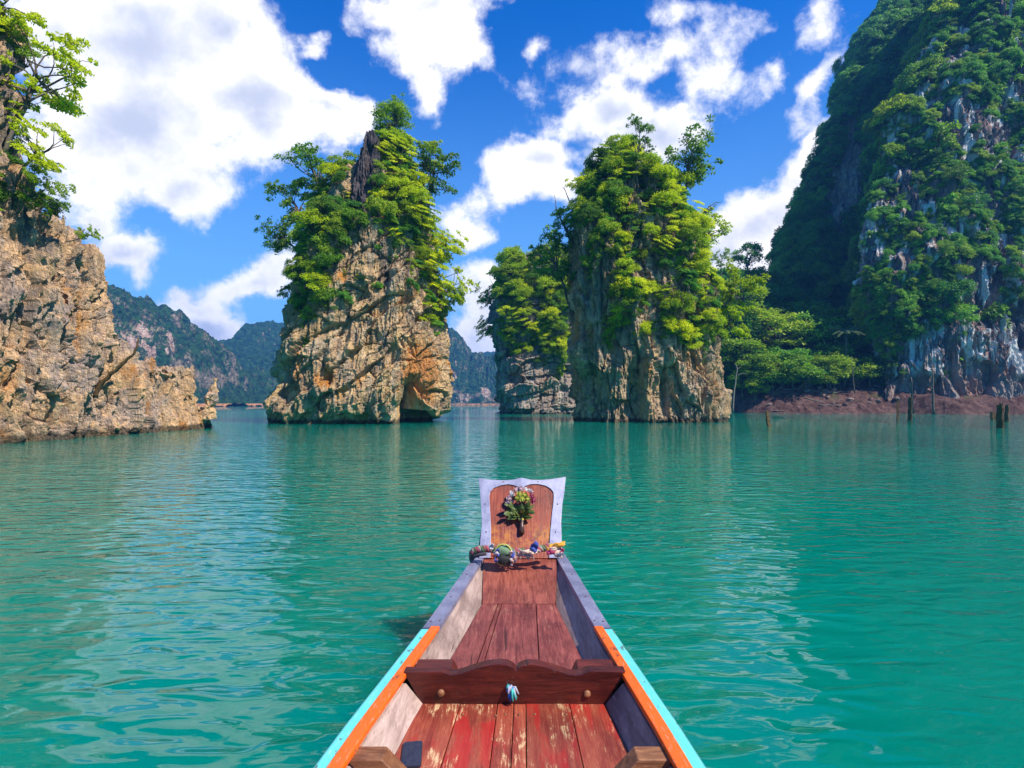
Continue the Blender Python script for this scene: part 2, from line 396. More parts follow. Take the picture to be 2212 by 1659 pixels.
# ------------------------------------------------------------------ rocks
def grid_faces(nu, nv, wrap):
    ii, jj = np.meshgrid(np.arange(nv - 1), np.arange(nu if wrap else nu - 1), indexing='ij'); j2 = (jj + 1) % nu
    return np.stack([ii * nu + jj, ii * nu + j2, (ii + 1) * nu + j2, (ii + 1) * nu + jj], -1).reshape(-1, 4)
def grid_normals(G, wrap):
    if wrap: du = np.roll(G, -1, 1) - np.roll(G, 1, 1)
    else: du = np.gradient(G, axis=1)
    dv = np.gradient(G, axis=0)
    N = np.cross(du, dv); N /= np.maximum(np.linalg.norm(N, axis=2), 1e-9)[..., None]
    return N
def rock_disp(P, N, s, seed, bed=0.5, flute=0.5, amp=1.0, cut=1.0):
    d = _rock_disp(P, N, s, seed, bed, flute, amp, cut); return d - d.mean() - .75 * d.std()
def _rock_disp(P, N, s, seed, bed=0.5, flute=0.5, amp=1.0, cut=1.0):
    """rough karst: big lumps, tilted blocks with joints, bedding, solution flutes; s = size scale"""
    Wp = P + s * 0.45 * np.stack([fbm(P / (2.4 * s) + o, 3, seed + o) for o in (0, 31, 57)], 1)
    ca, sa = math.cos(bed), math.sin(bed)
    B = np.stack([(Wp[:, 0] * ca + Wp[:, 2] * sa) * .6, Wp[:, 1] * .8, (-Wp[:, 0] * sa + Wp[:, 2] * ca) * 1.5], 1)
    d = 1.5 * s * fbm(P / (6.5 * s), 3, seed + 3)
    f, c, o = facet(B / (3.6 * s), seed + 5); d += s * (1.15 * f + .65 * o - .30 * cut * (1 - sstep(c, 0, .06)))
    f, c, o = facet(B / (1.5 * s), seed + 8); d += s * (.30 * f + .16 * o - .10 * cut * (1 - sstep(c, 0, .08)))
    f, c, o = facet(B / (.55 * s), seed + 9); d += s * (.11 * f + .07 * o)
    fl = fbm(np.stack([P[:, 0] * .75, P[:, 1] * .75, P[:, 2] * .11], 1) / s + .25 * fbm(P / (2 * s), 2, seed + 77)[:, None], 5, seed + 12, .55, ridged=True)
    d += s * flute * 1.25 * (fl - .3)
    d += s * .10 * fbm(P / (.5 * s), 3, seed + 15, .6)
    return d * amp
class Rock: pass
def column_rock(name, prof, Yc, depth, nA, nZ, m, seed, s=1.0, bed=.5, flute=.5, dents=(), ex=2.5, spikes=1.0, amp=1.0):
    """a pillar from its outline: prof = (y, x left, x right) in photograph pixels at distance Yc"""
    k = Yc / F
    pr = sorted([(H + (HY - y) * k, (a - CX) * k, (b - CX) * k) for (y, a, b) in prof])
    zs = np.array([p[0] for p in pr]); xl = np.array([p[1] for p in pr]); xr = np.array([p[2] for p in pr])
    z = np.concatenate([np.linspace(-1.5, zs[-1], nZ)])
    L = np.interp(z, zs, xl); Rr = np.interp(z, zs, xr)
    cx = (L + Rr) / 2; hw = (Rr - L) / 2
    n1 = int(nA * .66)
    a = np.concatenate([np.linspace(math.pi * .97, math.pi * 2.03, n1, endpoint=False), np.linspace(math.pi * 2.03, math.pi * 2.97, nA - n1, endpoint=False)])
    ca, sa = np.cos(a), np.sin(a); e = 2 / ex
    px = np.sign(ca) * np.abs(ca) ** e; py = np.sign(sa) * np.abs(sa) ** e
    hd = depth * (hw / hw[0]) ** .75
    G = np.stack([cx[:, None] + hw[:, None] * px[None], Yc + hd[:, None] * py[None], np.repeat(z[:, None], nA, 1)], 2)
    N = grid_normals(G, True)
    P = G.reshape(-1, 3); Nn = N.reshape(-1, 3)
    d = rock_disp(P, Nn, s, seed, bed, flute, amp)
    top = zs[-1]
    for (dx, dy, rx, rz, dep) in dents:      # hollows, in photograph pixels on the front face
        c = ((dx - CX) * k, H + (HY - dy) * k)
        q = ((P[:, 0] - c[0]) / (rx * k)) ** 2 + ((P[:, 2] - c[1]) / (rz * k)) ** 2
        d -= np.where(P[:, 1] < Yc + 2, dep, 0) * np.exp(-q ** 1.5)
    P = P + Nn * d[:, None]
    # ragged top: the last rings close in to a jagged crown
    G2 = P.reshape(nZ, nA, 3)
    cap = []
    last = G2[-1]; cen = last.mean(0)
    for t in (.25, .5, .75, .95):
        rp = last * (1 - t) + cen * t
        rp[:, 2] += spikes * s * (1.3 * fbm(rp / (1.1 * s), 3, seed + 40, ridged=True)) * (1 - .3 * t)
        cap.append(rp)
    G3 = np.concatenate([G2, np.stack(cap)], 0); nv = nZ + 4
    V = G3.reshape(-1, 3)
    me = np_mesh(name, V, grid_faces(nA, nv, True), m)
    r = Rock(); r.V = V; r.N = grid_normals(G3, True).reshape(-1, 3); r.me = me; r.Yc = Yc
    return r
def thing_rock(name, r, label, cat='rock', group=None):
    o = link(name, r.me); tag(o, label, cat, group); return o

prof_c = [(935, 590, 912), (916, 592, 914), (908, 594, 925), (900, 597, 950), (890, 600, 976), (860, 606, 980), (800, 618, 972), (760, 628, 966), (720, 634, 960), (690, 640, 955), (650, 640, 950), (600, 655, 942), (550, 668, 934), (500, 684, 922), (450, 702, 908), (400, 728, 892), (370, 772, 880), (345, 790, 872), (325, 806, 858)]
rc = column_rock('limestone_pillar', prof_c, 65.5, 8.0, 620, 330, M_ROCK_C, 3, .92, bed=.75, flute=.75,
    dents=[(925, 862, 24, 36, 4.6), (908, 895, 20, 26, 3.4), (800, 430, 22, 60, 1.5), (860, 620, 18, 70, .8)], ex=2.7)
thing_rock('limestone_pillar', rc, 'tallest limestone pillar rising from the lake, tan foot with orange cave at its right, bare pinnacle on top', 'rock pillar')
prof_r = [(935, 1240, 1552), (913, 1242, 1550), (860, 1243, 1544), (800, 1236, 1536), (740, 1232, 1530), (680, 1230, 1524), (620, 1228, 1520), (560, 1232, 1508), (500, 1242, 1490), (450, 1258, 1462), (410, 1278, 1428), (380, 1300, 1395), (362, 1320, 1370), (352, 1332, 1355)]
rr_ = column_rock('overgrown_pillar', prof_r, 69.5, 8.0, 600, 320, M_ROCK_R, 11, .92, bed=-1.25, flute=1.0,
    dents=[(1345, 860, 16, 80, 2.2), (1400, 840, 8, 60, 1.2), (1500, 830, 8, 60, 1.0), (1300, 720, 20, 60, 1.2)], ex=2.9)
thing_rock('overgrown_pillar', rr_, 'broad limestone pillar wrapped in bright green shrubs, brown fissured foot standing in teal water', 'rock pillar')
# the bare dark pinnacle at the top of the tallest pillar
pin = column_rock('pinnacle', [(470, 748, 842), (430, 756, 836), (380, 765, 826), (350, 770, 820), (325, 780, 817), (305, 786, 814), (294, 790, 812)], 61.6, 1.9, 160, 110, M_PIN, 61, .36, bed=1.4, flute=1.6, ex=2.2, spikes=1.6)
PILLAR = [o for o in COL.objects if o.name == 'limestone_pillar'][0]
link('pinnacle', pin.me, PILLAR)
prof_s = [(910, 1066, 1262), (894, 1068, 1262), (850, 1070, 1260), (800, 1072, 1258), (750, 1068, 1256), (700, 1062, 1254), (660, 1066, 1250), (620, 1078, 1248), (590, 1094, 1240), (565, 1118, 1225), (552, 1140, 1205)]
rs = column_rock('rear_pillar', prof_s, 122.0, 8.5, 360, 200, M_ROCK_S, 21, 1.25, bed=.2, flute=.5, ex=2.6, spikes=.9)
thing_rock('rear_pillar', rs, 'smaller grey limestone rock standing behind the broad overgrown pillar on its left', 'rock pillar')

# left rock wall: stations along the shore, profile over the top
def left_wall():
    pts = [(0, 36.0, 23.5), (0, 24.8, 26), (0, 20, 27)]
    # (screen x, top y, thickness) along the waterline
    def shoreX(Y): return -28.9 + (Y - 29.8) * 0.107
    top = [(-420, -340, 9), (-120, -300, 9), (0, -160, 8), (20, -60, 7), (42, 120, 6.5), (60, 260, 6), (66, 300, 6), (72, 345, 6), (78, 425, 6), (95, 480, 6), (125, 508, 6), (150, 525, 5.5), (180, 566, 5), (215, 594, 5), (240, 630, 4.6), (250, 690, 4.2), (266, 720, 4), (280, 790, 3.4), (310, 794, 3.2), (350, 792, 3.0), (364, 800, 2.8), (372, 815, 2.4), (385, 800, 2.6), (423, 799, 2.4), (433, 812, 2.2), (440, 868, 1.6), (452, 880, 1.4), (460, 880, 1.2), (467, 900, .9), (470, 925, .5)]
    S = []
    for (sx, ty, th) in top:
        r_ = (sx - CX) / F      # X/Y
        Y = (-28.9 - 29.8 * .107) / (r_ - .107); X = shoreX(Y)
        S.append((Y, X, H + (HY - ty) / F * (Y + th * .35), th))
    S.sort(); S = np.array(S)
    nS, nT = 560, 330
    Yv = np.concatenate([np.linspace(S[0, 0], 28, 60, endpoint=False), np.linspace(28, S[-1, 0], nS - 60)])
    X = np.interp(Yv, S[:, 0], S[:, 1]); Z = np.interp(Yv, S[:, 0], S[:, 2]); T = np.interp(Yv, S[:, 0], S[:, 3])
    t = np.linspace(0, 1, nT)
    # profile: front face (t<.62), crown, back
    fz = np.where(t < .66, (t / .66), np.where(t < .74, 1.0, 1 - (t - .74) / .26))
    fy = np.where(t < .66, 0, np.where(t < .74, (t - .66) / .08, 1.0))
    G = np.zeros((nT, nS, 3))
    taper = np.clip((S[-1, 0] - Yv) / 1.2, 0, 1) ** .5
    for k in range(nT):
        h = fz[k]
        ov = 0.55 * np.sin(h * 3.0) * np.clip(Z / 15, 0, 1)
        G[k, :, 0] = X - fy[k] * T * 1.3 * taper - np.clip(h, 0, 1) ** 1.5 * .12 * T + ov
        G[k, :, 1] = Yv + fy[k] * T * .3
        G[k, :, 2] = -1.5 + h * (Z + 1.5)
    N = grid_normals(G, False)
    P = G.reshape(-1, 3); Nn = N.reshape(-1, 3)
    s = .62
    d = rock_disp(P[:, [1, 0, 2]], Nn, s, 31, bed=1.4, flute=1.7, amp=np.clip(np.repeat(np.clip(Z / 6, .35, 1.15)[None], nT, 0).ravel(), .3, 1.2))
    f, c, o = facet(P / np.array([5., 3.2, 9.]), 77); d += .7 * f + .35 * o + 1.0 * np.clip((43 - P[:, 1]) / 10, -.15, 1) * (1 - sstep(P[:, 2], 10, 15))
    V = P + Nn * d[:, None] * np.clip((P[:, 2] + 3) / 3, .3, 1)[:, None]
    jag = sstep(P[:, 2] / np.maximum(np.repeat(Z[None], nT, 0).ravel(), .5), .86, 1.0)
    V[:, 2] += jag * (1.1 * fbm(P / np.array([.7, .7, 3.0]), 3, 52, ridged=True) - .15) * np.clip(np.repeat(Z[None], nT, 0).ravel() / 10, .25, 1)
    r = Rock(); G3 = V.reshape(nT, nS, 3)
    r.V = V; r.N = grid_normals(G3, False).reshape(-1, 3); r.Yc = 38
    r.me = np_mesh('rock_wall', V, grid_faces(nS, nT, False), M_ROCK_L)
    return r
rl = left_wall()
if rl.N[:, 0].mean() < 0: rl.N *= -1
thing_rock('rock_wall', rl, 'jagged tan and orange limestone wall along the left shore, stepping down to the water', 'rock wall')
# the leaning spike at the wall's tip
def spike():
    pts = [at(452, 905, 47.2), at(453, 880, 47.2), at(458, 855, 47.2), at(463, 838, 47.2), at(465, 818, 47.2)]
    n = 40; k = 26; V = []
    for i in range(n):
        t = i / (n - 1); u = t * (len(pts) - 1); a = min(int(u), len(pts) - 2); p = pts[a].lerp(pts[a + 1], u - a)
        r0 = .62 * (1 - t) ** .8 + .05
        for j in range(k):
            b = 2 * math.pi * j / k; V.append((p.x + r0 * math.cos(b), p.y + 1.2 * r0 * math.sin(b), p.z))
    V = np.array(V); N = grid_normals(V.reshape(n, k, 3), True).reshape(-1, 3)
    V += N * (rock_disp(V, N, .22, 91, flute=1.0))[:, None]
    me = np_mesh('rock_spike', V, grid_faces(k, n, True), M_ROCK_L)
    o = link('rock_spike', me); tag(o, 'thin pointed rock spike at the far tip of the left rock wall', 'rock')
spike()

# ---- the great cliff, its rear ridge
def polyline_sample(poly, dens):
    out = []
    for (p, q_, nn) in zip(poly[:-1], poly[1:], dens):
        for i in range(nn): out.append((p[0] + (q_[0] - p[0]) * i / nn, p[1] + (q_[1] - p[1]) * i / nn))
    out.append(poly[-1]); return np.array(out)
def cliff(name, plan, dens, zs, dxs, lean, nZ, ztop, m, seed, s, caplean=.9, lump=8.0, extra=None):
    pl = polyline_sample(plan, dens)
    for _ in range(14):      # round the plan's corners
        pl[1:-1] = pl[1:-1] * .5 + (pl[:-2] + pl[2:]) * .25
    nA = len(pl); z = np.concatenate([np.linspace(-2, ztop * .8, nZ - 30), np.linspace(ztop * .8, ztop, 31)[1:]])
    nZ = len(z)
    G = np.zeros((nZ, nA, 3))
    dx = np.interp(z, zs, dxs)
    top = np.clip((z - ztop * .8) / (ztop * .2), 0, 1)
    G[:, :, 0] = pl[None, :, 0] + dx[:, None] * (1 if extra is None else extra(pl)[None])
    G[:, :, 1] = pl[None, :, 1] + lean * np.clip(z, 0, None)[:, None] + (top ** 2 * 34)[:, None]; G[:, :, 0] += (top ** 2 * 26)[:, None]
    G[:, :, 2] = z[:, None]
    N = grid_normals(G, False)
    P = G.reshape(-1, 3); Nn = N.reshape(-1, 3)
    if Nn[:, 1].mean() > 0: Nn = -Nn
    d = rock_disp(P, Nn, s, seed, bed=1.35, flute=1.5, amp=.7, cut=.5) + 1.2
    d += lump * .5 * fbm(P / np.array([16., 16., 34.]), 3, seed + 70)
    d *= np.clip((P[:, 2] + 6) / 14, .35, 1)
    V = P + Nn * d[:, None]
    r = Rock(); G3 = V.reshape(nZ, nA, 3); r.V = V; r.N = grid_normals(G3, False).reshape(-1, 3)
    if r.N[:, 1].mean() > 0: r.N *= -1
    r.me = np_mesh(name, V, grid_faces(nA, nZ, False), m); r.Yc = 130; return r
lean1 = .24
sil = [(-134, 2075), (0, 2010), (100, 1985), (200, 1940), (300, 1905), (400, 1868), (500, 1850), (600, 1842), (700, 1848), (800, 1868), (893, 1892)]
zs1, xs1 = [], []
for (y, x) in sil:
    k = (HY - y) / F; Y0 = 119
    Z = (H + k * Y0) / (1 - k * lean1); Yz = Y0 + lean1 * max(Z, 0); zs1.append(Z); xs1.append((x - CX) / F * Yz)
o_ = np.argsort(zs1); zs1 = np.array(zs1)[o_]; dx1 = np.array(xs1)[o_] - 80.0 + 1.5
rcl = cliff('cliff', [(225, 330), (150, 222), (112, 160), (82, 120), (92, 113.5), (112, 113), (135, 112), (165, 112), (200, 118), (260, 130)],
    [20, 40, 70, 70, 110, 110, 60, 40, 20], zs1, dx1, lean1, 330, 168, M_CLIFF, 41, 2.1)
lean2 = .22
sil2 = [(-60, 1975), (0, 1935), (60, 1885), (110, 1852), (180, 1832), (250, 1815), (320, 1788), (380, 1762), (430, 1742), (470, 1722), (520, 1700), (560, 1683), (620, 1676), (720, 1665), (880, 1650)]
zs2, xs2 = [], []
for (y, x) in sil2:
    k = (HY - y) / F; Y0 = 192
    Z = (H + k * Y0) / (1 - k * lean2); Yz = Y0 + lean2 * max(Z, 0); zs2.append(Z); xs2.append((x - CX) / F * Yz)
o_ = np.argsort(zs2); zs2 = np.array(zs2)[o_]; dx2 = np.array(xs2)[o_] - 92.0
rcr = cliff('ridge', [(300, 420), (190, 330), (125, 240), (93, 194), (106, 188), (160, 186), (215, 186), (330, 186)],
    [20, 50, 60, 50, 120, 60, 30], zs2, dx2, lean2, 260, 236, M_RIDGE, 51, 2.6)
tag(link('cliff', rcl.me), 'sheer cliff at the right edge, grey and white streaked rock under dark green creepers', 'cliff')
tag(link('cliff', rcr.me), 'taller dark forested ridge rising behind the streaked cliff, with beige bare rock face', 'cliff')

# ---- wooded shore between them
def shore_h(x, y):
    P = np.stack([x, y, x * 0], 1)
    y0 = 119 + 3.5 * fbm(P / 22, 2, 5) - sstep(x, 92, 60) * 0 + sstep(x, 62, 38) * 28
    drop = sstep(x, 83, 94); y0 = y0 - 10.0 * drop
    t = y - y0
    h = np.where(t < 7, t * .78, 5.5 + (t - 7) * .58)
    h = np.minimum(h, 34 + (x - 60) * .16); h = h * (1 - drop) + np.minimum(h, 3.6) * drop
    h = np.where(t < 0, np.maximum(t * .6, -2), h)
    left = sstep(x, 34, 62)
    h = h * left - 2 * (1 - left)
    h += sstep(h, 0, 3) * (.9 * fbm(P / 3.1, 4, 9) + 0.5 * fbm(P / 11, 2, 19)) + .35 * facet(P / 1.6 + .5, 8)[0] * sstep(h, -.5, 1)
    return h
sx = np.linspace(30, 200, 420); sy = np.concatenate([np.linspace(103, 134, 170, endpoint=False), np.linspace(134, 260, 120)])
GX, GY = np.meshgrid(sx, sy)
sh = shore_h(GX.ravel(), GY.ravel())
shore = link('shore_bank', np_mesh('shore_bank', np.stack([GX.ravel(), GY.ravel(), sh], 1), grid_faces(len(sx), len(sy), False), M_SOIL)); tag(shore, kind='structure')

# ---- distant mountains
def b_far(q):
    g = q.new('ShaderNodeNewGeometry'); P = g.outputs['Position']
    nz = q.new('ShaderNodeSeparateXYZ', {0: g.outputs['True Normal']}).outputs[2]
    a = q.noise(P, .06, 5, .65); z = q.new('ShaderNodeSeparateXYZ', {0: P}).outputs[2]
    green = q.mix(q.mr(q.noise(P, .16, 5, .75), .35, .65), (.006, .030, .018), (.036, .105, .030))
    rs_ = q.noise(q.xform(P, scale=(1, 1, .22)), .16, 7, .78)
    rockc = q.mix(q.mr(rs_, .35, .62), (.30, .17, .12), (.62, .44, .34))
    vv = q.new('ShaderNodeTexVoronoi', {'Vector': q.vm('ADD', P, q.vm('SCALE', q.noise(P, .1, 3, .6, out=1), sc=8.0)), 'Scale': .16}).outputs[0]
    crown = q.m('ADD', q.m('MULTIPLY', vv, -1.0), q.m('MULTIPLY', q.noise(P, .09, 5, .7), 3.0))
    cliffy = q.m('MULTIPLY', q.mr(nz, .42, .22), q.mr(a, .42, .56))
    attr0 = q.new('ShaderNodeAttribute', attribute_name='bare').outputs['Fac']
    attr = q.mr(q.m('ADD', attr0, q.m('MULTIPLY', q.m('SUBTRACT', q.noise(q.xform(P, scale=(1, 1, .3)), .10, 6, .75), .5), 2.6)), .48, .60)
    attr = q.m('MULTIPLY', attr, q.mr(attr0, .02, .15))
    c = q.mix(q.m('MAXIMUM', q.m('MULTIPLY', cliffy, .5), attr), green, rockc)
    c = q.mix(q.mr(z, 2.8, 1.8), c, (.60, .28, .12))
    return pri(q, c, .95, bump(q, crown, 5.0, 1.0), spec=.1)
M_FAR = mat('distant_forest', b_far)
def mountain(name, crest, Yr, wf, wb, seed, cells, bare=(), nx=420, ny=170, powr=.62, rough=9.0):
    cx = np.array([p[0] for p in crest]); cyy = np.array([p[1] for p in crest])
    X = np.linspace((cx[0] - CX) / F * Yr, (cx[-1] - CX) / F * Yr, nx)
    Zc = H + (HY - np.interp(X * F / Yr + CX, cx, cyy)) / F * Yr
    Y = np.concatenate([np.linspace(Yr - wf, Yr, int(ny * .75), endpoint=False), np.linspace(Yr, Yr + wb, ny - int(ny * .75))])
    GX, GY = np.meshgrid(X, Y); x, y = GX.ravel(), GY.ravel(); zc = np.tile(Zc, len(Y))
    P = np.stack([x, y, 0 * x], 1)
    t = np.where(y < Yr, 1 - (Yr - y) / wf, 1 - (y - Yr) / wb)
    t = np.clip(t + .10 * fbm(P / (wf * .22), 3, seed) * (1 - t) * t * 4, 0, 1)
    h = (zc * t ** powr)
    h += rough * 3.2 * fbm(P / np.array([wf * .22, wf * .5, 1]), 5, seed + 3, .55, ridged=True) * t * (1 - t) * 4 * np.clip(zc / 60, .3, 1)
    F1, F2, D, ID = worley(P / cells, seed + 9); h += sstep(h, 1.5, 6) * cells * .62 * (1 - F1 * 1.15)
    F1, F2, D, ID = worley(P / (cells * .45), seed + 19); h += sstep(h, 1.5, 6) * cells * .25 * (1 - F1)
    h = np.maximum(h - .6 + np.where(t < .02, -1.5, 0), -2); h = np.where(t < .02, h, h + 1.6)
    V = np.stack([x, y, h], 1); sxp, syp = proj(V)
    bm = np.zeros(len(V))
    for (bx, by, rx, ry) in bare: bm = np.maximum(bm, np.exp(-(((sxp - bx) / rx) ** 2 + ((syp - by) / ry) ** 2) ** 2))
    bm *= sstep(fbm(np.stack([x, y, h * .35], 1) / 12, 4, seed + 31), -.35, .15)
    return link(name, np_mesh(name, V, grid_faces(nx, len(Y), False), M_FAR, True, {'bare': ('POINT', bm)}))
mountain('hills', [(60, 560), (150, 600), (246, 641), (280, 655), (305, 664), (343, 683), (354, 706), (377, 727), (400, 745), (425, 770), (440, 800), (455, 850), (470, 874), (600, 890)], 520, 120, 120, 61, 5.5,
    bare=[(300, 735, 34, 42), (366, 742, 13, 30), (330, 760, 20, 16)], powr=.42, nx=460)['kind'] = 'structure'
mountain('hills', [(200, 700), (300, 715), (377, 728), (419, 736), (444, 744), (478, 763), (495, 759), (512, 748), (537, 734), (562, 732), (575, 722), (592, 708), (609, 703), (621, 710), (634, 716), (660, 722), (720, 745), (790, 800)], 980, 230, 200, 71, 8.5,
    bare=[(562, 802, 9, 12), (612, 812, 12, 20)], powr=.6, nx=520)['kind'] = 'structure'
mountain('hills', [(260, 842), (330, 830), (420, 812), (470, 806), (500, 815), (560, 808), (600, 812), (660, 822), (740, 845), (800, 866)], 700, 110, 90, 81, 6.5, powr=.75, nx=520)['kind'] = 'structure'
mountain('hills', [(880, 790), (920, 760), (945, 735), (962, 722), (979, 716), (995, 730), (1012, 760), (1024, 781), (1043, 775), (1058, 785), (1077, 782), (1110, 770), (1180, 760), (1260, 780)], 930, 130, 200, 91, 8.0,
    bare=[(1000, 858, 22, 10), (1052, 845, 16, 16), (985, 800, 8, 20), (965, 840, 8, 20)], powr=.5, nx=440)['kind'] = 'structure'
mountain('hills', [(-900, 700), (-500, 640), (-200, 660), (100, 700), (300, 760), (800, 775), (1300, 760), (1700, 700), (2400, 640), (3000, 700)], 1500, 300, 300, 95, 14, nx=600, ny=80)['kind'] = 'structure'

# ---- haze
def b_haze(q):
    v = q.new('ShaderNodeVolumePrincipled', {'Color': (.10, .38, 1.0, 1), 'Density': .00034, 'Anisotropy': 0.1})
    return v.outputs[0]
mh = bpy.data.materials.new('air'); mh.use_nodes = True; mh.node_tree.nodes.clear()
q = NT(mh.node_tree); o_m = q.new('ShaderNodeOutputMaterial'); q.l.new(b_haze(q), o_m.inputs['Volume'])
haze = MB().box(-2600, 2600, -400, 2600, -3.2, 262).build('haze', mh); haze['kind'] = 'stuff'
# ------------------------------------------------------------------ vegetation prototypes
RN = np.random.RandomState(5)
def leaves(C, Rc, n, size, seed, flat=.6, droop=0.0, aspect=.5, shell=.75):
    """leaf quads in clumps: C (m,3) clump centres, Rc (m,3) radii"""
    r = np.random.RandomState(seed); m = len(C); vol = np.prod(Rc, 1) ** (2 / 3.); k = r.choice(m, n, p=vol / vol.sum())
    u = r.normal(size=(n, 3)); u /= np.linalg.norm(u, axis=1)[:, None]
    u[:, 2] = np.where(u[:, 2] < -.35, -u[:, 2] * .6, u[:, 2])
    rad = shell + (1.25 - shell) * r.rand(n) ** 1.5 - .45 * (r.rand(n) < .25) * r.rand(n)
    p = C[k] + u * Rc[k] * rad[:, None]
    d = u * (1, 1, .35) + r.normal(size=(n, 3)) * .5; d[:, 2] -= droop; d /= np.linalg.norm(d, axis=1)[:, None]
    up = u * .6 + np.array([0, 0, flat]) + r.normal(size=(n, 3)) * .38
    w = np.cross(d, up); w /= np.maximum(np.linalg.norm(w, axis=1), 1e-6)[:, None]
    nn = np.cross(w, d)
    s = size * (.6 + .8 * r.rand(n))[:, None]
    V = np.stack([p - d * s * .5, p + w * s * aspect * .5 - nn * s * .06, p + d * s * .5 - nn * s * .10, p - w * s * aspect * .5 - nn * s * .06], 1).reshape(-1, 3)
    Fc = np.arange(n * 4).reshape(n, 4)
    clr = r.rand(m)[k] * .55 + r.rand(n) * .45
    return V, Fc, clr
def trunk_mesh(name, paths, m):
    b = MB()
    for pts, rad, k in paths: b.tube(pts, rad, k)
    me = bpy.data.meshes.new(name); me.from_pydata([tuple(v) for v in b.v], [], b.f); me.update(); me.materials.append(m)
    me.polygons.foreach_set('use_smooth', [True] * len(me.polygons)); return me
def limb(a, b, r0, r1, rn, bend=.15, k=5, nseg=5, sag=0):
    a = Vector(a); b = Vector(b); L = (b - a).length; pts = []; off = Vector((rn.uniform(-1, 1), rn.uniform(-1, 1), rn.uniform(-.3, 1))) * bend * L
    for i in range(nseg + 1):
        t = i / nseg; pts.append(a.lerp(b, t) + off * math.sin(t * math.pi) + Vector((rn.uniform(-1, 1), rn.uniform(-1, 1), rn.uniform(-1, 1))) * L * .02)
    return pts, [r0 + (r1 - r0) * i / nseg for i in range(nseg + 1)], k
def make_tree(kind, seed, lm, bm, nl, size):
    """unit tree, base at the origin, about 1 high: crown mesh and trunk mesh"""
    rn = random.Random(seed); C = []; Rc = []; paths = []
    if kind == 'round':
        tk, rd = limb((0, 0, 0), (rn.uniform(-.05, .05), rn.uniform(-.05, .05), .55), .035, .02, rn, .06, 7)[:2]; paths.append((tk, rd, 7))
        for i in range(30):
            a = rn.uniform(0, 6.28); e = rn.uniform(-.85, 1.0) ; rr0 = .36 * math.sqrt(max(0, 1 - (e * .85) ** 2)) * rn.uniform(.75, 1.12)
            c = (rr0 * math.cos(a), rr0 * math.sin(a), .62 + .27 * e); s = rn.uniform(.11, .17); C.append(c); Rc.append((s, s, s * .72))
            if i % 2 == 0: paths.append(limb(tk[-1 - (i % 3)], c, .014, .004, rn, .12))
    elif kind == 'airy':
        tk, rd = limb((0, 0, 0), (rn.uniform(-.12, .12), rn.uniform(-.12, .12), .6), .024, .013, rn, .10, 7, 7)[:2]; paths.append((tk, rd, 7))
        for i in range(15):
            a = rn.uniform(0, 6.28); z = rn.uniform(.42, .96); rr0 = rn.uniform(.08, .36) * (1.15 - abs(z - .68) * 1.4)
            c = (tk[-1].x + rr0 * math.cos(a), tk[-1].y + rr0 * math.sin(a), z); s = rn.uniform(.06, .125); C.append(c); Rc.append((s, s, s * .5))
            st = tk[rn.choice((-1, -2, -3))]
            paths.append(limb(st, c, .010, .003, rn, .18))
            for _ in range(3):
                c2 = Vector(c) + Vector((rn.uniform(-1, 1), rn.uniform(-1, 1), rn.uniform(-.2, .8))) * s * 1.4
                paths.append(limb(c, c2, .0035, .0014, rn, .1, 3, 2)); C.append(tuple(c2)); Rc.append((s * .5, s * .5, s * .3))
    elif kind == 'shrub':
        for i in range(17):
            a = rn.uniform(0, 6.28); e = rn.uniform(-.1, 1.0); rr0 = .48 * math.sqrt(max(0, 1 - (e * .9) ** 2)) * rn.uniform(.55, 1.15)
            c = (rr0 * math.cos(a), rr0 * math.sin(a), .42 + .42 * e); s = rn.uniform(.13, .22); C.append(c); Rc.append((s * rn.uniform(.8, 1.3), s * rn.uniform(.8, 1.3), s * rn.uniform(.65, 1.15)))
            if i % 2: paths.append(limb((0, 0, -.1), c, .022, .006, rn, .15, 4))
    elif kind == 'spray':      # flat leaning sprays that reach out over the rock
        for i in range(16):
            a = rn.uniform(0, 6.28); z = rn.uniform(.05, .95); rr0 = rn.uniform(.1, .6) * (1.1 - .5 * z)
            c = (rr0 * math.cos(a), rr0 * math.sin(a), z); s = rn.uniform(.13, .24); C.append(c); Rc.append((s, s, s * .25))
            paths.append(limb((0, 0, -.08), c, .016, .004, rn, .2, 4))
    elif kind == 'drape':      # creeper curtain that hangs down
        for i in range(26):
            z = -rn.uniform(0, 1.0); w = .34 * (1 + z * .6); c = (rn.uniform(-w, w), rn.uniform(-.08, .14), z + .15); s = rn.uniform(.07, .14); C.append(c); Rc.append((s, s * .7, s * 1.2))
        for i in range(7):
            x = rn.uniform(-.25, .25); paths.append(limb((x * .4, 0, .15), (x, .05, -rn.uniform(.5, .95)), .010, .004, rn, .08, 4))
    V, Fc, clr = leaves(np.array(C), np.array(Rc), nl, size, seed + 1, droop=.25 if kind != 'drape' else .8, flat={'drape': .1, 'shrub': .3, 'round': .5}.get(kind, .65))
    cm = np_mesh('crown', V, Fc, lm, False, {'rnd': ('FACE', clr)})
    tm = trunk_mesh('trunk', paths, bm)
    return cm, tm
def protos(kind, seeds, lm, bm, nl, size): return [make_tree(kind, s, lm, bm, nl, size) for s in seeds]
P_ROUND = protos('round', (1, 2, 3), M_LEAFD, M_BARK, 3400, .050)
P_ROUNDM = protos('round', (4, 5), M_LEAF2, M_BARK, 3400, .050)
P_AIRY = protos('airy', (11, 12, 13), M_LEAF2, M_BARK, 3600, .034)
P_AIRYB = protos('airy', (14, 15), M_LEAF, M_BARK, 3800, .036)
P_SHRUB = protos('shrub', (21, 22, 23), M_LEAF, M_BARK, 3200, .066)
P_SHRUBM = protos('shrub', (24, 25), M_LEAF2, M_BARK, 3200, .066)
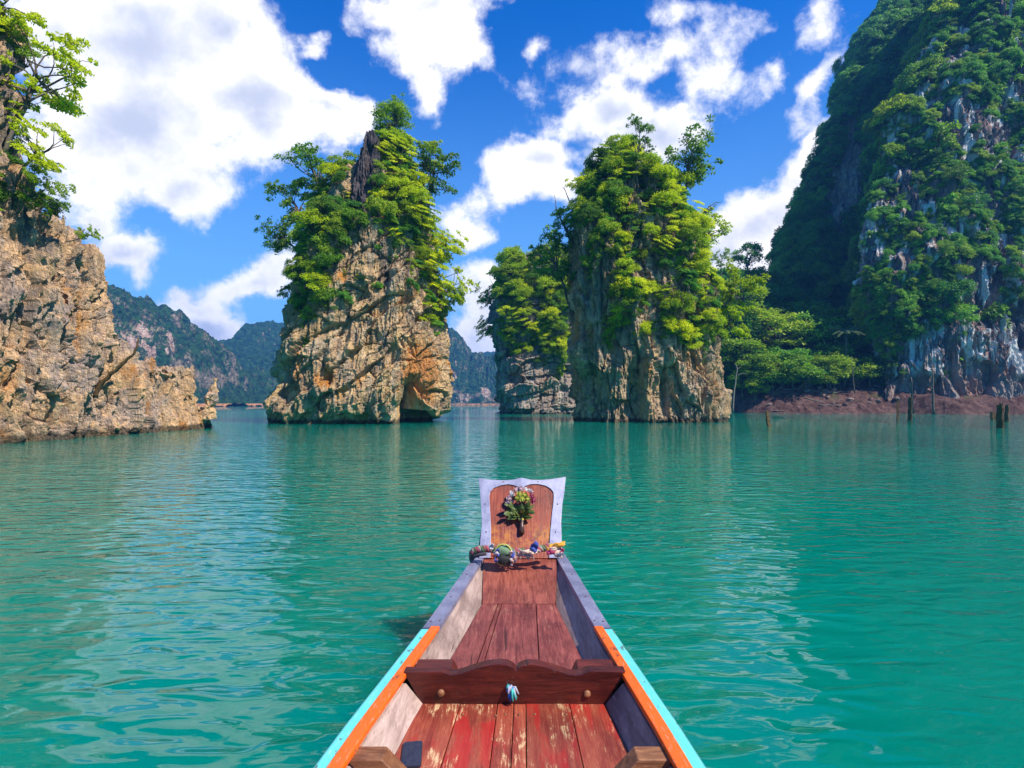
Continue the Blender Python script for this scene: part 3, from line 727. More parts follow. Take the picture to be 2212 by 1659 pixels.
P_SPRAY = protos('spray', (31, 32), M_LEAF, M_BARK, 2800, .058)
P_DRAPE = protos('drape', (41, 42), M_LEAF2, M_BARK, 1500, .07)
P_DRAPED = protos('drape', (43,), M_LEAFD, M_BARK, 1500, .08)
P_SHRUBD = protos('shrub', (26, 27), M_LEAFD, M_BARK, 2600, .080)
P_FAR = protos('shrub', (28,), M_LEAFF, M_BARK, 260, .26)
def plant(name, proto, loc, h, label, cat, group=None, rot=None, wid=1.0, partnames=('crown', 'trunk')):
    rt = empty(name, loc, rot, (h * wid, h * wid, h)); tag(rt, label, cat, group)
    link(partnames[0], proto[0], rt)
    if partnames[1]: link(partnames[1], proto[1], rt)
    return rt
def lean_rot(nrm, amt, rn, spin=None):
    d = Vector((nrm[0] * amt, nrm[1] * amt, 1.0)).normalized()
    return Vector((0, 0, 1)).rotation_difference(d) @ Quaternion((0, 0, 1), spin if spin is not None else rn.uniform(0, 6.28))
rnd = random.Random(77)

# anchors on rock surfaces as seen in the photograph
def anchor(r, x, y):
    px, py = proj(r.V); view = r.V - np.array([0, 0, H]); fac = (r.N * view).sum(1) < 0
    d = np.hypot(px - x, py - y) + np.where(fac, 0, 200) + r.V[:, 1] * .05
    return int(np.argmin(d))
def pick(r, n, mask, mind, seed, front=True):
    rs_ = np.random.RandomState(seed); w = mask.copy()
    if front: w = w * ((r.N * (r.V - np.array([0, 0, H]))).sum(1) < 0)
    if w.sum() <= 0: return []
    cand = rs_.choice(len(w), min(n * 14, (w > 0).sum()), replace=False, p=w / w.sum()); out = []; P = []
    for c in cand:
        v = r.V[c]
        if P and (np.linalg.norm(np.array(P) - v, axis=1) < mind).any(): continue
        P.append(v); out.append(int(c))
        if len(out) >= n: break
    return out
def ell(px, py, L):
    m = np.zeros(len(px))
    for (x, y, rx, ry, w) in L: m = np.maximum(m, w * (((px - x) / rx) ** 2 + ((py - y) / ry) ** 2 < 1))
    return m

def sh_at(x, y): return float(shore_h(np.array([float(x)]), np.array([float(y)]))[0])
# instanced ground cover ("stuff")
def scatter(name, label, pts, rots, scl, protos_):
    me = bpy.data.meshes.new(name + '_points'); me.vertices.add(len(pts)); me.vertices.foreach_set('co', np.asarray(pts, dtype=np.float32).ravel())
    a = me.attributes.new('rot', 'FLOAT_VECTOR', 'POINT'); a.data.foreach_set('vector', np.asarray(rots, dtype=np.float32).ravel())
    a = me.attributes.new('scl', 'FLOAT_VECTOR', 'POINT'); a.data.foreach_set('vector', np.asarray(scl, dtype=np.float32).ravel())
    a = me.attributes.new('pick', 'INT', 'POINT'); a.data.foreach_set('value', np.random.RandomState(3).randint(0, len(protos_), len(pts)).astype(np.int32))
    o = link(name, me); o['kind'] = 'stuff'; o['label'] = label
    g = bpy.data.node_groups.new(name, 'GeometryNodeTree')
    g.interface.new_socket('Geometry', in_out='INPUT', socket_type='NodeSocketGeometry'); g.interface.new_socket('Geometry', in_out='OUTPUT', socket_type='NodeSocketGeometry')
    gi = g.nodes.new('NodeGroupInput'); go = g.nodes.new('NodeGroupOutput'); ip = g.nodes.new('GeometryNodeInstanceOnPoints'); ji = g.nodes.new('GeometryNodeJoinGeometry')
    for p in reversed(protos_):
        oi = g.nodes.new('GeometryNodeObjectInfo'); oi.inputs[0].default_value = p; oi.transform_space = 'ORIGINAL'
        gti = g.nodes.new('GeometryNodeGeometryToInstance'); g.links.new(oi.outputs['Geometry'], gti.inputs[0]); g.links.new(gti.outputs[0], ji.inputs[0])
    def attr(nm, ty):
        na = g.nodes.new('GeometryNodeInputNamedAttribute'); na.data_type = ty; na.inputs[0].default_value = nm; return na.outputs[0]
    e2r = g.nodes.new('FunctionNodeEulerToRotation'); g.links.new(attr('rot', 'FLOAT_VECTOR'), e2r.inputs[0])
    g.links.new(gi.outputs[0], ip.inputs['Points']); g.links.new(ji.outputs[0], ip.inputs['Instance']); ip.inputs['Pick Instance'].default_value = True
    g.links.new(attr('pick', 'INT'), ip.inputs['Instance Index']); g.links.new(e2r.outputs[0], ip.inputs['Rotation']); g.links.new(attr('scl', 'FLOAT_VECTOR'), ip.inputs['Scale'])
    g.links.new(ip.outputs[0], go.inputs[0])
    md = o.modifiers.new('scatter', 'NODES'); md.node_group = g
    return o
def find_child(root, i=0): return root.children[i]

def shrub_set(r, mask, n, mind, hr, seed, protos_, label, group, lean=.9, name='shrub', cat='shrub', wid=1.0, sink=.15, front=True):
    out = []
    for c in pick(r, n, mask, mind, seed, front):
        h = rnd.uniform(*hr); v = Vector(r.V[c]); nn = Vector(r.N[c])
        pr = rnd.choice(protos_)
        out.append(plant(name, pr, v - nn * sink * h, h, label, cat, group, lean_rot(nn, lean, rnd), wid))
    return out
def cover(r, mask, n, mind, hr, seed, protos_, name, label, lean=.5, wid=1.15, front=False):
    idx = pick(r, n, mask, mind, seed, front); pts = []; rots = []; sc_ = []
    for c in idx:
        h = rnd.uniform(*hr); v = Vector(r.V[c]) - Vector(r.N[c]) * .2 * h
        pts.append(v); rots.append(lean_rot(r.N[c], lean, rnd).to_euler()); sc_.append((h * wid, h * wid, h))
    return scatter(name, label, [tuple(p) for p in pts], [tuple(e) for e in rots], sc_, protos_)

first_d = plant('shrub', P_SHRUBD[0], (70, 126.5, sh_at(70, 126.5) - .3), 3.2, 'low dark bush at the edge of the wood above the red bank', 'shrub')
first_d2 = plant('shrub', P_SHRUBD[1], (86, 127.5, sh_at(86, 127.5) - .3), 3.4, 'low bush where the wood meets the streaked cliff', 'shrub')
CD = [first_d.children[0], first_d2.children[0]]
# ---- central pillar vegetation
px, py = proj(rc.V)
ns = fbm(rc.V / 2.2, 3, 301)
back = (rc.V[:, 1] > rc.Yc + 1) & (rc.V[:, 2] > 13)
mb = (1 - ell(px, py, [(788, 370, 34, 100, 1), (850, 590, 32, 50, 1)])) * ell(px, py, [(860, 430, 75, 95, 1.0), (880, 350, 70, 60, 1.0), (840, 530, 40, 90, .35), (890, 520, 40, 120, .6), (740, 490, 40, 60, 1), (700, 520, 50, 100, 1), (700, 610, 45, 70, .7), (760, 610, 60, 50, .35), (935, 560, 35, 120, 1), (940, 640, 25, 90, .8), (670, 640, 22, 80, .8), (650, 590, 20, 30, 1), (740, 400, 26, 70, .5)])
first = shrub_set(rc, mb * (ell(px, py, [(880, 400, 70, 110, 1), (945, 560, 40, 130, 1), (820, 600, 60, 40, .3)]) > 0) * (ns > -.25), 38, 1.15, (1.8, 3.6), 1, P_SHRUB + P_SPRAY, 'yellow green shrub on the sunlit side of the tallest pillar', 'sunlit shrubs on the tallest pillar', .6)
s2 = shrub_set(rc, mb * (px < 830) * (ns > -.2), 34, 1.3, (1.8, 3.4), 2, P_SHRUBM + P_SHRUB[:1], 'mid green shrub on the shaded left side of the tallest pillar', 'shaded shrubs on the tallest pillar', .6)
s2b = shrub_set(rc, mb * (py > 400), 26, 1.6, (1.6, 4.2), 3, P_DRAPE, 'hanging creeper trailing down the tallest pillar', 'creepers hanging on the tallest pillar', .25, 'creeper', 'creeper', front=True)
CRB = [c for c in (first[0].children[0], first[1].children[0])]
def crown_of(protos_, label):      # crown object of a planted shrub with that mesh
    return [o for o in COL.objects if o.type == 'MESH' and o.data in [p[0] for p in protos_]][:1]
cover(rc, np.maximum(mb * .8, back * .5) * (ns > -.35), 480, .55, (.6, 1.5), 4, CD + crown_of(P_SHRUBM, 0) + crown_of(P_SPRAY, 0), 'undergrowth', 'low green undergrowth between the shrubs of the tallest pillar')  # dark leaf crowns mixed in: shade of the gaps put into leaf colour

def tree_at(proto, x, y, Y, ytop, label, lean=0.0, name='tree', cat='tree', group=None, wid=1.0, spin=None, r=None):
    """tree whose foot stands at photograph pixel (x, y) at distance Y, or on rock r there, and reaches up to ytop"""
    if r is not None: p = Vector(r.V[anchor(r, x, y)])
    else: p = at(x, y, Y)
    h = (y - ytop) / F * p.y
    rot = Quaternion((0, 1, 0), lean) @ Quaternion((0, 0, 1), rnd.uniform(0, 6.28) if spin is None else spin)
    return plant(name, proto, p - Vector((0, 0, .25)), h, label, cat, group, rot, wid)
YC = 64.5
tree_at(P_ROUNDM[0], 845, 318, YC, 222, 'dense green tree crowning the very top of the tallest pillar', .05, wid=.95)
tree_at(P_AIRY[0], 848, 285, YC + 1, 208, 'thin tree with bare leaning branch at the highest tip of the tallest pillar', .1, wid=1.3)
tree_at(P_AIRY[1], 705, 470, YC, 300, 'airy tree leaning left beside the dark pinnacle of the tallest pillar', -.25, wid=.9)
tree_at(P_AIRY[2], 690, 520, YC, 380, 'sparse spreading tree on the left shoulder of the tallest pillar', -.5, wid=1.0)
tree_at(P_AIRY[0], 668, 560, YC, 428, 'dark thin tree reaching farthest left from the tallest pillar', -.85, wid=.9)
tree_at(P_ROUNDM[1], 700, 590, YC - 2, 470, 'rounded green tree on the left flank of the tallest pillar', -.3, wid=.9)
tree_at(P_AIRY[1], 925, 480, YC, 305, 'tall tree with curved pale trunk on the right of the tallest pillar', .08, wid=.85)
tree_at(P_AIRYB[0], 905, 400, YC, 300, 'light green tree behind the yellow shrubs near the top of the tallest pillar', .15, wid=.9)
tree_at(P_AIRYB[1], 905, 600, YC, 470, 'bright feathery tree jutting right from the middle of the tallest pillar', .65, wid=.95)
tree_at(P_AIRYB[0], 918, 650, YC, 540, 'bright tree overhanging the right edge of the tallest pillar, lower one', .9, wid=.95)
tree_at(P_AIRYB[1], 930, 700, YC, 600, 'lowest small bright tree hanging at the right edge of the tallest pillar', .8, wid=.85)
tree_at(P_AIRY[2], 660, 690, YC, 600, 'small dark tree low on the left edge of the tallest pillar', -.5, wid=.8)
tree_at(P_AIRYB[0], 790, 640, 0, 560, 'small yellowish tree growing from the face of the tallest pillar', -.2, r=rc)

# ---- broad right pillar vegetation
px, py = proj(rr_.V); ns = fbm(rr_.V / 2.0, 3, 311)
back = (rr_.V[:, 1] > rr_.Yc + 1) & (rr_.V[:, 2] > 10)
mr_ = ell(px, py, [(1380, 420, 130, 110, 1), (1400, 560, 140, 110, 1), (1480, 650, 70, 100, 1), (1390, 660, 90, 75, .9), (1330, 500, 100, 110, .8), (1290, 420, 50, 90, .8), (1520, 600, 30, 150, 1), (1260, 580, 26, 60, .35), (1450, 700, 60, 40, .5)])
mr_ *= 1 - .9 * ell(px, py, [(1290, 620, 48, 70, 1), (1255, 540, 22, 60, 1), (1410, 590, 16, 40, 1), (1360, 520, 12, 26, 1), (1455, 560, 14, 40, 1)])
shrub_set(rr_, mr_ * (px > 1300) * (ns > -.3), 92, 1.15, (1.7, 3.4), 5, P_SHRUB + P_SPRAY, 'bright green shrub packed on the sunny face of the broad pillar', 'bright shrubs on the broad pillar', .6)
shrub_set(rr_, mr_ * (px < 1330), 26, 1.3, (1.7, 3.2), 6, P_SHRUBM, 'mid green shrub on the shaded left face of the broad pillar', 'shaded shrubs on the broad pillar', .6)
shrub_set(rr_, mr_ * (py > 400), 36, 1.6, (1.6, 4.6), 7, P_DRAPE, 'hanging creeper trailing down the broad pillar', 'creepers hanging on the broad pillar', .25, 'creeper', 'creeper')
cover(rr_, np.maximum(mr_ * .8, back * .5) * (ns > -.5), 700, .5, (.6, 1.5), 8, CD + crown_of(P_SHRUBM, 0) + crown_of(P_SPRAY, 0), 'undergrowth', 'low green undergrowth between the shrubs of the broad pillar')  # dark crowns again paint depth into the gaps between bright shrubs
YR = 69
tree_at(P_AIRY[2], 1378, 400, YR - 5, 262, 'slender tree with one crooked trunk standing on top of the broad pillar', .05, wid=.62)
tree_at(P_AIRY[1], 1390, 360, YR, 300, 'short thin tree just right of the crooked one on the broad pillar', .1, wid=.7)
tree_at(P_AIRY[0], 1462, 455, YR - 3, 270, 'wide crowned tree on a bare slanting trunk at the right top of the broad pillar', .27, wid=.95)
tree_at(P_ROUNDM[0], 1422, 440, YR - 3, 348, 'rounded dark green tree between the two tall trees of the broad pillar', .05, wid=1.0)
tree_at(P_ROUNDM[1], 1305, 420, YR, 340, 'leafy tree at the left top corner of the broad pillar', -.1, wid=.9)
tree_at(P_AIRY[0], 1335, 370, YR, 310, 'small pointed tree at the summit of the broad pillar', 0, wid=.6)
tree_at(P_AIRYB[1], 1285, 470, YR - 2, 375, 'pale reddish leaved tree on the upper left of the broad pillar', -.2, wid=.9)
tree_at(P_AIRY[1], 1236, 690, YR + 1, 465, 'thin leaning tree left of the broad pillar with its crown over the gap', -.28, wid=.62)
tree_at(P_AIRY[2], 1245, 540, YR, 440, 'small tree clinging to the upper left edge of the broad pillar', -.3, wid=.8)
tree_at(P_AIRYB[0], 1500, 560, YR, 440, 'light green tree at the upper right edge of the broad pillar', .3, wid=.9)
tree_at(P_AIRYB[1], 1528, 690, YR - 1, 560, 'yellow green tree bulging from the right edge of the broad pillar', .5, wid=1.0)
tree_at(P_AIRYB[0], 1530, 760, YR - 1, 640, 'lowest yellow green tree at the right edge of the broad pillar', .45, wid=.95)

# ---- rear pillar vegetation
px, py = proj(rs.V); ns = fbm(rs.V / 3, 3, 321); back = (rs.V[:, 1] > rs.Yc + 1) & (rs.V[:, 2] > 15)
ms = ell(px, py, [(1160, 640, 85, 85, 1), (1160, 720, 70, 60, .8), (1120, 690, 40, 60, .9), (1190, 760, 40, 40, .6)])
shrub_set(rs, ms * (ns > -.4), 46, 1.7, (2.8, 5.2), 9, P_SHRUB + P_SPRAY + P_SHRUBM, 'green shrub covering the upper half of the rear pillar', 'shrubs on the rear pillar', .6)
shrub_set(rs, ms * (py > 640), 14, 2.8, (4, 7), 10, P_DRAPE, 'hanging creeper trailing down the rear pillar', 'creepers hanging on the rear pillar', .25, 'creeper', 'creeper')
cover(rs, np.maximum(ms, back * .5), 300, 1.0, (1.4, 3), 11, crown_of(P_SHRUB, 0) + crown_of(P_SHRUBM, 0), 'undergrowth', 'low green undergrowth on the rear pillar')
YS = 120
tree_at(P_AIRY[0], 1085, 680, YS, 600, 'sparse tree leaning out left from the rear pillar', -.7, wid=1.1)
tree_at(P_AIRY[1], 1078, 735, YS, 670, 'lower sparse tree on the left edge of the rear pillar', -.8, wid=1.1)
tree_at(P_ROUNDM[0], 1110, 625, YS, 540, 'rounded tree on the left shoulder of the rear pillar', -.1)
tree_at(P_ROUNDM[1], 1195, 610, YS, 520, 'rounded tree near the top of the rear pillar', .1)
tree_at(P_AIRYB[0], 1140, 640, YS - 4, 560, 'yellowish airy tree at the top of the rear pillar', 0)

# ---- left wall vegetation
px, py = proj(rl.V); ns = fbm(rl.V / 1.5, 3, 331)
ml = ell(px, py, [(10, 420, 70, 60, 1), (10, 290, 60, 90, 1), (0, 160, 70, 120, 1), (60, 470, 40, 30, .8), (110, 500, 30, 20, .5)])
shrub_set(rl, ml, 8, 1.4, (.9, 1.7), 12, P_SHRUBM + P_SPRAY, 'leafy green shrub on the upper left rock wall', 'shrubs on the left rock wall', .6)
cover(rl, np.maximum(ml, (py < 380) * (px < 40) * .5), 60, .6, (.5, 1.1), 13, crown_of(P_SHRUBM, 0) + crown_of(P_SPRAY, 0), 'undergrowth', 'low green growth on the left rock wall', front=True)
YL = 30.5
tree_at(P_AIRYB[0], 0, 330, YL, 20, 'tall leafy tree at the top left corner growing from the rock wall', .25, wid=.75)
tree_at(P_AIRYB[1], 10, 190, YL, -90, 'upper tree cut off by the top left corner of the picture', .12, wid=.75)
tree_at(P_AIRYB[0], 30, 400, YL, 230, 'bright tree reaching right from the rock wall, middle one', .75, wid=.9)
tree_at(P_AIRYB[1], 20, 480, YL, 330, 'long branch of bright leaves hanging right of the rock wall', .95, wid=.8)
tree_at(P_AIRY[0], 90, 490, 31.5, 400, 'small sparse tree rising on the shoulder of the left rock wall', .45, wid=.9)
tree_at(P_AIRYB[1], 140, 515, 33, 445, 'little flat topped tree leaning right above the dark rock step', 1.05, wid=.7)

# ---- shore forest
for (x, y, Y, yt, pr, lab, w) in [
    (1615, 600, 172, 522, P_ROUND[0], 'dark flat layered tree standing alone against the cloud on the ridge line', .95),
    (1557, 605, 165, 532, P_AIRY[1], 'slim dark tree just left of the big lone tree on the ridge line', .7)]:
    tree_at(pr, x, y, Y, yt, lab, wid=w)
cnt = 0; spots = []
rg = np.random.RandomState(8)
for _ in range(4000):
    u = rg.rand() ** 1.2
    x = rg.uniform(44, 118); y = 125 + u ** 1.3 * 62
    h0 = sh_at(x, y)
    if h0 < 5.0: continue
    sxp = CX + F * x / y
    if sxp < 1530 or sxp > 1930: continue
    if spots and min((x - a) ** 2 + (y - b) ** 2 for a, b in spots) < 4.6 ** 2: continue
    spots.append((x, y))
    front = y < 134
    hh = rg.uniform(7, 11) if front else rg.uniform(9, 15)
    pr = (P_ROUNDM + P_ROUNDM + P_ROUND)[rg.randint(7)] if front else (P_ROUND + P_ROUNDM[:1])[rg.randint(4)]
    lab = 'dense green tree at the front of the wooded right shore' if front else 'dark green tree on the wooded slope behind the right shore'
    plant('tree', pr, (x, y, h0 - (1.8 if front else .8)), hh, lab, 'tree', 'front trees of the wooded shore' if front else 'trees on the wooded slope', Quaternion((0, 0, 1), rg.uniform(0, 6)), rg.uniform(1.0, 1.35))
    cnt += 1
    if cnt > 84: break
tree_at(P_ROUNDM[0], 1598, 700, 138, 600, 'pale olive rounded tree beside the right edge of the broad pillar', wid=1.2)
sp = []; sr = []; ss_ = []
for _ in range(900):
    x = rg.uniform(40, 122); y = rg.uniform(126, 200); h0 = sh_at(x, y)
    if h0 < 4.8: continue
    sp.append((x, y, h0 - .4)); sr.append((0, 0, rg.uniform(0, 6))); s_ = rg.uniform(2.2, 4.2); ss_.append((s_ * 1.2, s_ * 1.2, s_))
scatter('undergrowth', 'dense green undergrowth filling the wooded right shore', sp, sr, ss_, CD)

for i in range(30):      # the bright front edge of the wood
    x = 47 + i * 1.42 + rg.uniform(-.5, .5); y = 126.3 + 3.4 * (i % 2) + rg.uniform(-.6, .6); h0 = sh_at(x, y)
    if h0 < 3.5: continue
    plant('tree', (P_ROUNDM + P_SHRUBM + P_AIRYB[:1])[rg.randint(5)], (x, y, h0 - 1.2), rg.uniform(5.5, 9.5), 'x', 'tree', 'front trees of the wooded shore', Quaternion((0, 0, 1), rg.uniform(0, 6)), rg.uniform(1.0, 1.3))
# ---- cliff vegetation
px, py = proj(rcl.V); inf = (px > 1780) & (px < 2290) & (py > -60)
bare_n = fbm(rcl.V / np.array([9., 9., 20.]), 3, 341)
bare = ell(px, py, [(2110, 800, 150, 110, 1), (2000, 820, 80, 60, .85), (1990, 700, 16, 40, .8), (2075, 270, 36, 66, 1), (2090, 610, 70, 50, .8), (2010, 500, 26, 120, .75), (2140, 300, 20, 60, .8), (2130, 430, 22, 40, .6), (2200, 690, 40, 60, .7), (1930, 720, 12, 40, .6)])
bare_s = fbm(rcl.V / np.array([4.5, 4.5, 26.]), 3, 351)
gm = (rcl.V[:, 2] > 7.5) * (1 - bare) * np.where(bare_n > .18, .15, 1.0) * np.where(bare_s > .16, .03, 1.0)
gm = gm * np.where(rcl.V[:, 2] < 11, .5, 1)
def trees_on(r, mask, n, mind, hr, seed, pl, lab, grp, name='tree', cat='tree', lean=.8, wid=1.05):
    for c in pick(r, n, mask, mind, seed, True):
        v = Vector(r.V[c]); nn = Vector(r.N[c]); h = rnd.uniform(*hr)
        plant(name, rnd.choice(pl), v - nn * .22 * h - Vector((0, 0, .25 * h)), h, lab, cat, grp, lean_rot(nn, lean, rnd), wid)
low = rcl.V[:, 2] < 40
trees_on(rcl, gm * inf * low, 80, 2.6, (2.8, 5.2), 14, P_ROUNDM + P_SHRUBD + P_SHRUBM[:1], 'dark green tree rooted on the lower face of the streaked cliff', 'trees on the lower cliff face')
trees_on(rcl, gm * inf * ~low, 78, 3.2, (3.4, 6.5), 15, P_ROUND[:2] + P_ROUNDM[1:] + P_SHRUBD + P_AIRY[:1], 'green tree rooted on the upper face of the streaked cliff', 'trees on the upper cliff face')
trees_on(rcl, gm * inf, 150, 3.0, (6, 15), 16, P_DRAPED + P_DRAPE, 'curtain of creeper hanging down the streaked cliff', 'creeper curtains on the cliff', 'creeper', 'creeper', .12, 1.0)
outm_ = (~inf) & (rcl.V[:, 2] > 9)
cover(rcl, np.maximum(gm * inf, outm_ * .25), 4200, .8, (1.2, 2.8), 17, CD + crown_of(P_SHRUBM, 0), 'cliff_vegetation', 'mass of dark green shrubs and creepers covering the streaked cliff', .9, 1.1)
px, py = proj(rcr.V); inf = (px > 1600) & (px < 2080) & (py > -60)
bare = ell(px, py, [(1826, 400, 40, 95, 1), (1806, 460, 36, 60, 1), (1838, 320, 26, 80, 1), (1880, 330, 14, 60, .8)])
gm = (1 - bare) * (rcr.V[:, 2] > 3)
trees_on(rcr, gm * inf * (px < 1900), 42, 7.0, (8, 14), 18, P_ROUND, 'dark tree on the tall ridge behind the streaked cliff', 'trees on the tall rear ridge')
cover(rcr, gm * np.where(inf, 1, .15), 3800, 1.9, (4, 7.5), 19, CD, 'ridge_forest', 'dark forest covering the tall rear ridge', 1.2, 1.15)
rib = ell(*proj(rcl.V), [(2002, 40, 40, 60, 1), (1975, 130, 34, 60, 1), (1945, 210, 30, 60, 1), (1915, 290, 26, 60, 1), (1885, 360, 26, 60, 1), (1868, 440, 24, 60, 1), (1858, 540, 24, 80, 1), (1862, 640, 20, 60, .7)])  # brighter, yellower leaves along the rib: its sunlit edge put into leaf colour
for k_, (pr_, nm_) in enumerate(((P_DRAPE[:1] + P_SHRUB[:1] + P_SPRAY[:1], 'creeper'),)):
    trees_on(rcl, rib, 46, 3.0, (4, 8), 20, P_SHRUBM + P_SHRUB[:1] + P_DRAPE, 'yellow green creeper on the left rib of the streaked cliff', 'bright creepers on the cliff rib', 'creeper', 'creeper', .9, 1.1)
# ------------------------------------------------------------------ palm, dead trees, stumps, driftwood
def palm(x, y, h, label):
    rt = empty('palm', (x, y, sh_at(x, y) - .3)); tag(rt, label, 'palm tree')
    rn = random.Random(3); b = MB(); z0 = rt.location.z
    b.tube([(x, y, z0 - .3), (x + .3, y, z0 + h * .5), (x + .5, y, z0 + h)], [.28, .2, .16], 8); b.build('trunk', M_BARK, rt, True)
    for i in range(15):
        a = i * 2.4; L = rn.uniform(3.6, 4.8); e = rn.uniform(.2, 1.1); b = MB(); pts = []
        for k in range(9):
            t = k / 8; r_ = L * t; pts.append(Vector((x + .5 + math.cos(a) * r_ * math.cos(e * .6), y + math.sin(a) * r_ * math.cos(e * .6), z0 + h + math.sin(e) * r_ - 2.3 * t * t)))
        b.tube(pts, [.04] * 9, 4)
        for k in range(1, 9):
            for j in range(3):
                p = pts[k - 1].lerp(pts[k], j / 3); d = (pts[k] - pts[k - 1]).normalized(); w = d.cross(Vector((0, 0, 1))).normalized()
                for s in (-1, 1):
                    tip = p + (w * s * .9 + d * .5 + Vector((0, 0, -.45))) * (1.1 - .6 * k / 8); b.add([p, p + d * .16, tip], [(0, 1, 2)])
        b.build('frond', M_LEAFP, rt)
M_LEAFP = leaf_mat('palm_leaves', (.10, .15, .06), (.22, .27, .12), (.25, .3, .12), .25, 0)
palm(79.0, 126.5, 13.0, 'grey green palm with drooping fronds at the foot of the streaked cliff')
M_DRIFT = bark('bark_grey', (.13, .11, .09), (.30, .27, .23))
def dead(name, cat, label, segs, m, k=6):
    b = MB()
    for pts, r0, r1 in segs:
        n_ = len(pts); P = []
        rn = random.Random(len(b.v))
        for i in range(n_ - 1):
            for t in (0, .33, .66): P.append(Vector(pts[i]).lerp(Vector(pts[i + 1]), t) + Vector((rn.uniform(-1, 1), 0, rn.uniform(-1, 1))) * r0 * .5)
        P.append(Vector(pts[-1])); b.tube(P, [r0 + (r1 - r0) * i / (len(P) - 1) for i in range(len(P))], k)
    p0 = Vector(segs[0][0][0]); rt = MB(); rt.v = [tuple(Vector(v) - p0) for v in b.v]; rt.f = b.f
    o = rt.build(name, m, smooth=True); o.location = p0; tag(o, label, cat); return o
A = lambda pts, Y: [at(x, y, Y) for x, y in pts]
dead('driftwood_branch', 'branch', 'bare brown branch leaning out from the left rock wall', [(A([(205, 858), (215, 832), (240, 808), (268, 784), (290, 762), (297, 744), (299, 730)], 35.8), .17, .04), (A([(290, 762), (284, 772)], 35.8), .06, .02)], M_STUMP)
dead('dead_branch', 'branch', 'bare forked branch sticking out right from the broad pillar', [(A([(1490, 520), (1512, 468), (1535, 452), (1548, 441)], 68), .16, .05), (A([(1520, 460), (1532, 446), (1546, 438), (1559, 437)], 68), .09, .025), (A([(1535, 446), (1534, 440)], 68), .03, .01)], M_BARK)
dead('dead_branch', 'branch', 'bare twig with forks left of the top of the broad pillar', [(A([(1232, 520), (1215, 480), (1202, 455), (1197, 420)], 68.5), .14, .025), (A([(1212, 475), (1203, 466)], 68.5), .04, .015), (A([(1215, 480), (1206, 462), (1200, 440)], 68.6), .05, .015)], M_BARK)
dead('dead_branch', 'branch', 'second bare twig with a small leafy tip left of the broad pillar', [(A([(1242, 470), (1228, 430), (1218, 405), (1222, 398)], 69), .09, .02), (A([(1220, 410), (1210, 402)], 69), .03, .01)], M_BARK)
dead('dead_branch', 'branch', 'dark bare twig poking past the top left trees into the cloud', [(A([(60, 130), (95, 145), (125, 146), (150, 152), (163, 157)], 30), .05, .012), (A([(140, 150), (152, 165), (163, 171)], 30), .02, .006), (A([(148, 152), (147, 147)], 30), .012, .005)], M_BARK)
dead('dead_branch', 'branch', 'short bare twigs low on the left edge of the tallest pillar', [(A([(662, 722), (645, 714), (628, 714), (612, 712)], 62), .05, .015), (A([(645, 714), (638, 702)], 62), .025, .01)], M_BARK)
dead('dead_branch', 'branch', 'fine bare twigs right of the top of the tallest pillar', [(A([(930, 370), (948, 385), (965, 395), (975, 398)], 65), .05, .012), (A([(948, 385), (960, 380)], 65), .025, .008), (A([(948, 385), (958, 402)], 65), .02, .008), (A([(935, 375), (952, 366), (958, 355)], 65), .02, .008)], M_BARK)
dead('dead_branch', 'branch', 'bare twigs jutting right below the hanging trees of the tallest pillar', [(A([(960, 600), (985, 590), (1003, 578)], 65), .05, .012), (A([(985, 590), (996, 602)], 65), .02, .008)], M_BARK)
dead('dead_tree', 'dead tree', 'pale dead tree with bent arms on the red bank beside the broad pillar', [(A([(1583, 892), (1585, 850), (1590, 815), (1592, 795), (1588, 786)], 121), .19, .07), (A([(1592, 812), (1603, 806), (1611, 808)], 121), .08, .03), (A([(1591, 800), (1600, 792)], 121), .06, .03)], M_DRIFT)
dead('dead_tree', 'dead tree', 'thin pale leafless trunk at the foot of the wood near the cliff', [(A([(1846, 850), (1842, 810), (1840, 770)], 122), .13, .06)], M_BARK)
dead('dead_tree', 'dead tree', 'short dark leafless trunk at the left end of the red bank', [(A([(1552, 880), (1552, 850), (1551, 815)], 119), .15, .06)], M_BARK)
dead('dead_tree', 'dead tree', 'dark drowned trunk standing against the foot of the streaked cliff', [(A([(2017, 897), (2015, 850), (2014, 800), (2012, 775)], 108), .26, .07)], M_BARK)
dead('dead_tree', 'dead tree', 'second dark drowned trunk nearer the red bank', [(A([(1972, 894), (1969, 850), (1968, 815)], 110), .3, .1)], M_BARK)
def stump(x, y0, y1, tilt, r, label):
    Y = H * F / (y0 - HY); p = at(x, y0, Y); h = (y0 - y1) / F * Y; rn = random.Random(x); k = 14; nz = 16; V = []
    for i in range(nz):
        t = i / (nz - 1) * 1.0; z = -.8 + (h + .8) * t
        for j in range(k):
            a = 2 * math.pi * j / k; q = r * (1.1 - .3 * t) * (1 + .28 * math.sin(3 * a + x) + .12 * rn.random()); top = (rn.random() * h * .16 if i == nz - 1 else 0)
            V.append((q * math.cos(a) + tilt * z + .04 * math.sin(z * 5 + x), q * math.sin(a), z + top))
    V.append((tilt * h, 0, h * .93)); fs = [(i * k + j, i * k + (j + 1) % k, (i + 1) * k + (j + 1) % k, (i + 1) * k + j) for i in range(nz - 1) for j in range(k)] + [((nz - 1) * k + j, (nz - 1) * k + (j + 1) % k, len(V) - 1) for j in range(k)]
    o = MB().add(V, fs).build('stump', M_STUMP); o.location = (p.x, p.y, 0); tag(o, label, 'stump', 'drowned tree stumps standing in the water')
stump(1661, 921, 891, -.18, .17, 'short wooden stump standing alone in the water, nearest to the broad pillar')
stump(1939, 908, 870, .0, .13, 'thinner of the two close stumps in the water below the cliff')
